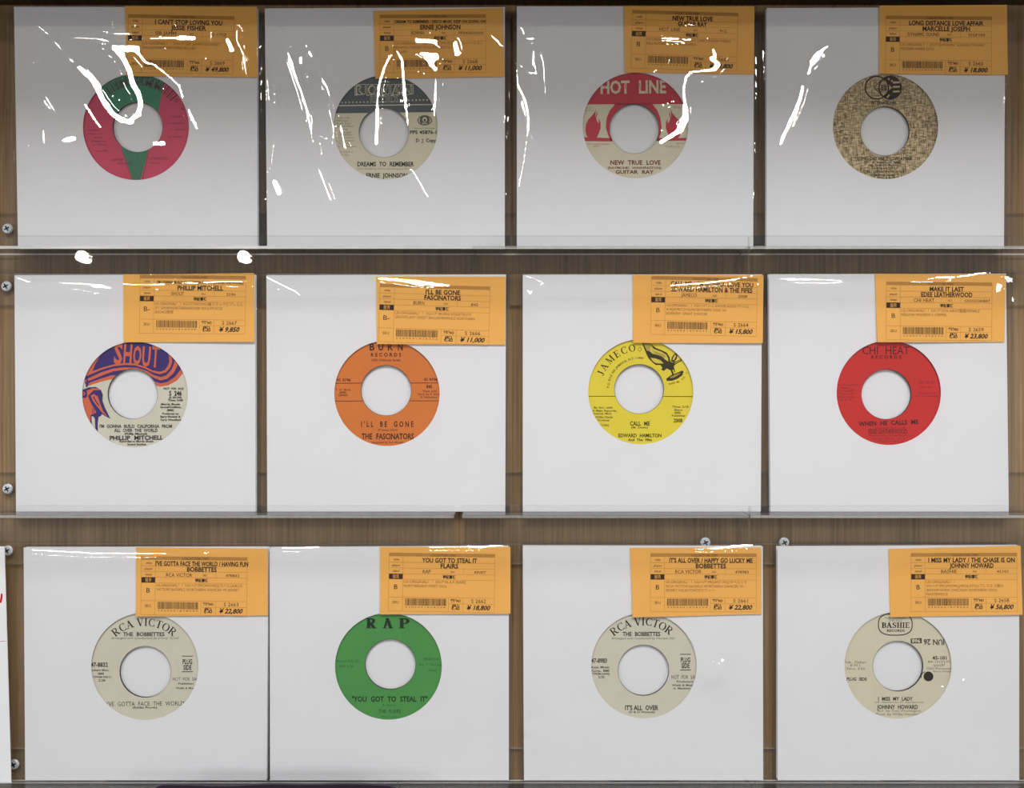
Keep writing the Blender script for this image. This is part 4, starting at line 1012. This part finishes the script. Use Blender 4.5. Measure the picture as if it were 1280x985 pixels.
DROW = [0.0100, 0.0045, 0.0045]
ZROW = [ZS1, ZS2, ZS3]
for i, it in enumerate(ITEMS):
    row = i//4; D0 = DROW[row]; zs = ZROW[row]
    f1 = D0+0.0034
    ybot = 492.5 - (zs+0.0001)*FPX/(CAM_D-f1)
    cs = SLEEVES[i]; cs = [cs[0], cs[1], (cs[2][0], ybot), (cs[3][0], ybot)]
    who = NAMES[i]+' record'
    if i in (8, 10): who = 'cream record '+WHERE[i]
    sleeve(cs, HOLES[i], D0, zs, 'square white paper sleeve with round window around the %s' % who)
    desc = {0:'seven-inch record with pink label and green wedge, '+WHERE[0], 1:'seven-inch record with slate-grey topped off-white label, '+WHERE[1], 2:'seven-inch record with red and cream label showing two flames', 3:'seven-inch record with woven-look tan label and two linked circles',
            4:'seven-inch record with purple and orange swirl label', 5:'seven-inch record with plain orange label and two thin rules', 6:'seven-inch record with yellow label showing a perched eagle', 7:'seven-inch record with plain red label and dark lettering',
            8:'seven-inch record with cream label and curved serif lettering, '+WHERE[8], 9:'seven-inch record with green label and black slab letters', 10:'seven-inch record with cream label and curved serif lettering, '+WHERE[10], 11:'seven-inch record with ivory label, oval emblem and a black dot'}[i]
    record(i, SPINS[i], D0, zs, it['base'], it['pr'], desc, it['mats'])
    price_tag(i, D0)
    film(i, cs, D0, zs, 1.0 if row == 0 else 1.2)

# ------------------------------------------------------------------ neighbours cut by the frame
r = tag(empty('white_card_sign', (X(-40, 0.012), -0.012, EYE+ZS3)), 'white card with a red marker stroke at the left edge, bottom row', 'sign')
m = Mesh(); yb = 492.5-(ZS3+0.0001)*FPX/(CAM_D-0.0125)
quad_plate(m, [(-120,683),(5.5,683),(14,yb),(-120,yb)], 0.0120, 0.0125); cardo = m.build('card', M_PAPERB, r)
m = Mesh(); g = lambda a, b: P(a, b, 0.01256)
put_stroke(m, g, [(-14,742),(-11,752),(-8,754),(-5,746),(-2,752),(0.5,753),(2,746),(2.2,742)], [2,2.4,2,2.4,2.6,2.8,2.6,2], 0)
m.build('marker_writing', M_RED_INK, r, cardo)
m = Mesh(); put_stroke(m, g, [(-60,805),(7,801.5)], 0.5, 0); m.build('crease_line', M_SOFTINK, r, cardo)

# dark sleeve of the row below, just reaching into the frame, standing on its own ledge further down
ZL = -0.4620
r = tag(empty('acrylic_ledge', (X(340), 0, EYE+ZL)), 'clear acrylic ledge below the frame, carrying the dark plum sleeve', 'shelf', 'clear acrylic record ledges')
m = Mesh(); m.box(X(100), X(600), -0.0028, -0.0002, EYE+ZL-0.04, EYE+ZL+0.0285, 0, 1, None, 1, 1); m.build('back_plate', [M_ACRYL, M_ACRYL_EDGE], r)
m = Mesh(); m.box(X(100), X(600), -0.040, -0.0028, EYE+ZL-0.002, EYE+ZL, 0, 0, 1); m.build('shelf_plate', [M_ACRYL, M_ACRYL_RIM], r)
m = Mesh(); m.box(X(100), X(600), -0.0418, -0.040, EYE+ZL-0.0205, EYE+ZL+0.007, 0, 1); m.build('front_plate', [M_ACRYL, M_ACRYL_EDGE], r)
xa, xb, n = X(194, 0.031), X(494, 0.031), 40
m = Mesh(); top = []
for k in range(n+1):
    t = k/n; x = xa+(xb-xa)*t
    z = EYE+(492.5-(981.6+0.9*math.sin(7*t)-0.6*math.sin(17*t)))*(CAM_D-0.031)/FPX - (0.002*max(0, (t-0.985)/0.015) + 0.002*max(0, (0.015-t)/0.015))
    top.append((x, z))
z0 = EYE+ZL+0.0001
for (ax, az), (bx, bz) in zip(top[:-1], top[1:]):
    for y in (-0.0285, -0.031): m.quad(Vector((ax,y,z0)), Vector((bx,y,z0)), Vector((bx,y,bz)), Vector((ax,y,az)))
    m.quad(Vector((ax,-0.0285,az)), Vector((bx,-0.0285,bz)), Vector((bx,-0.031,bz)), Vector((ax,-0.031,az)))
    m.quad(Vector((ax,-0.0285,z0)), Vector((ax,-0.031,z0)), Vector((bx,-0.031,z0)), Vector((bx,-0.0285,z0)))
for (x, z) in (top[0], top[-1]): m.quad(Vector((x,-0.0285,z0)), Vector((x,-0.031,z0)), Vector((x,-0.031,z)), Vector((x,-0.0285,z)))
tag(m.build('dark_record_sleeve', M_NAVY), 'dark plum record sleeve whose top edge just shows at the bottom of the frame', 'record sleeve')

bpy.data.objects.remove(_fo); bpy.data.curves.remove(_fc)
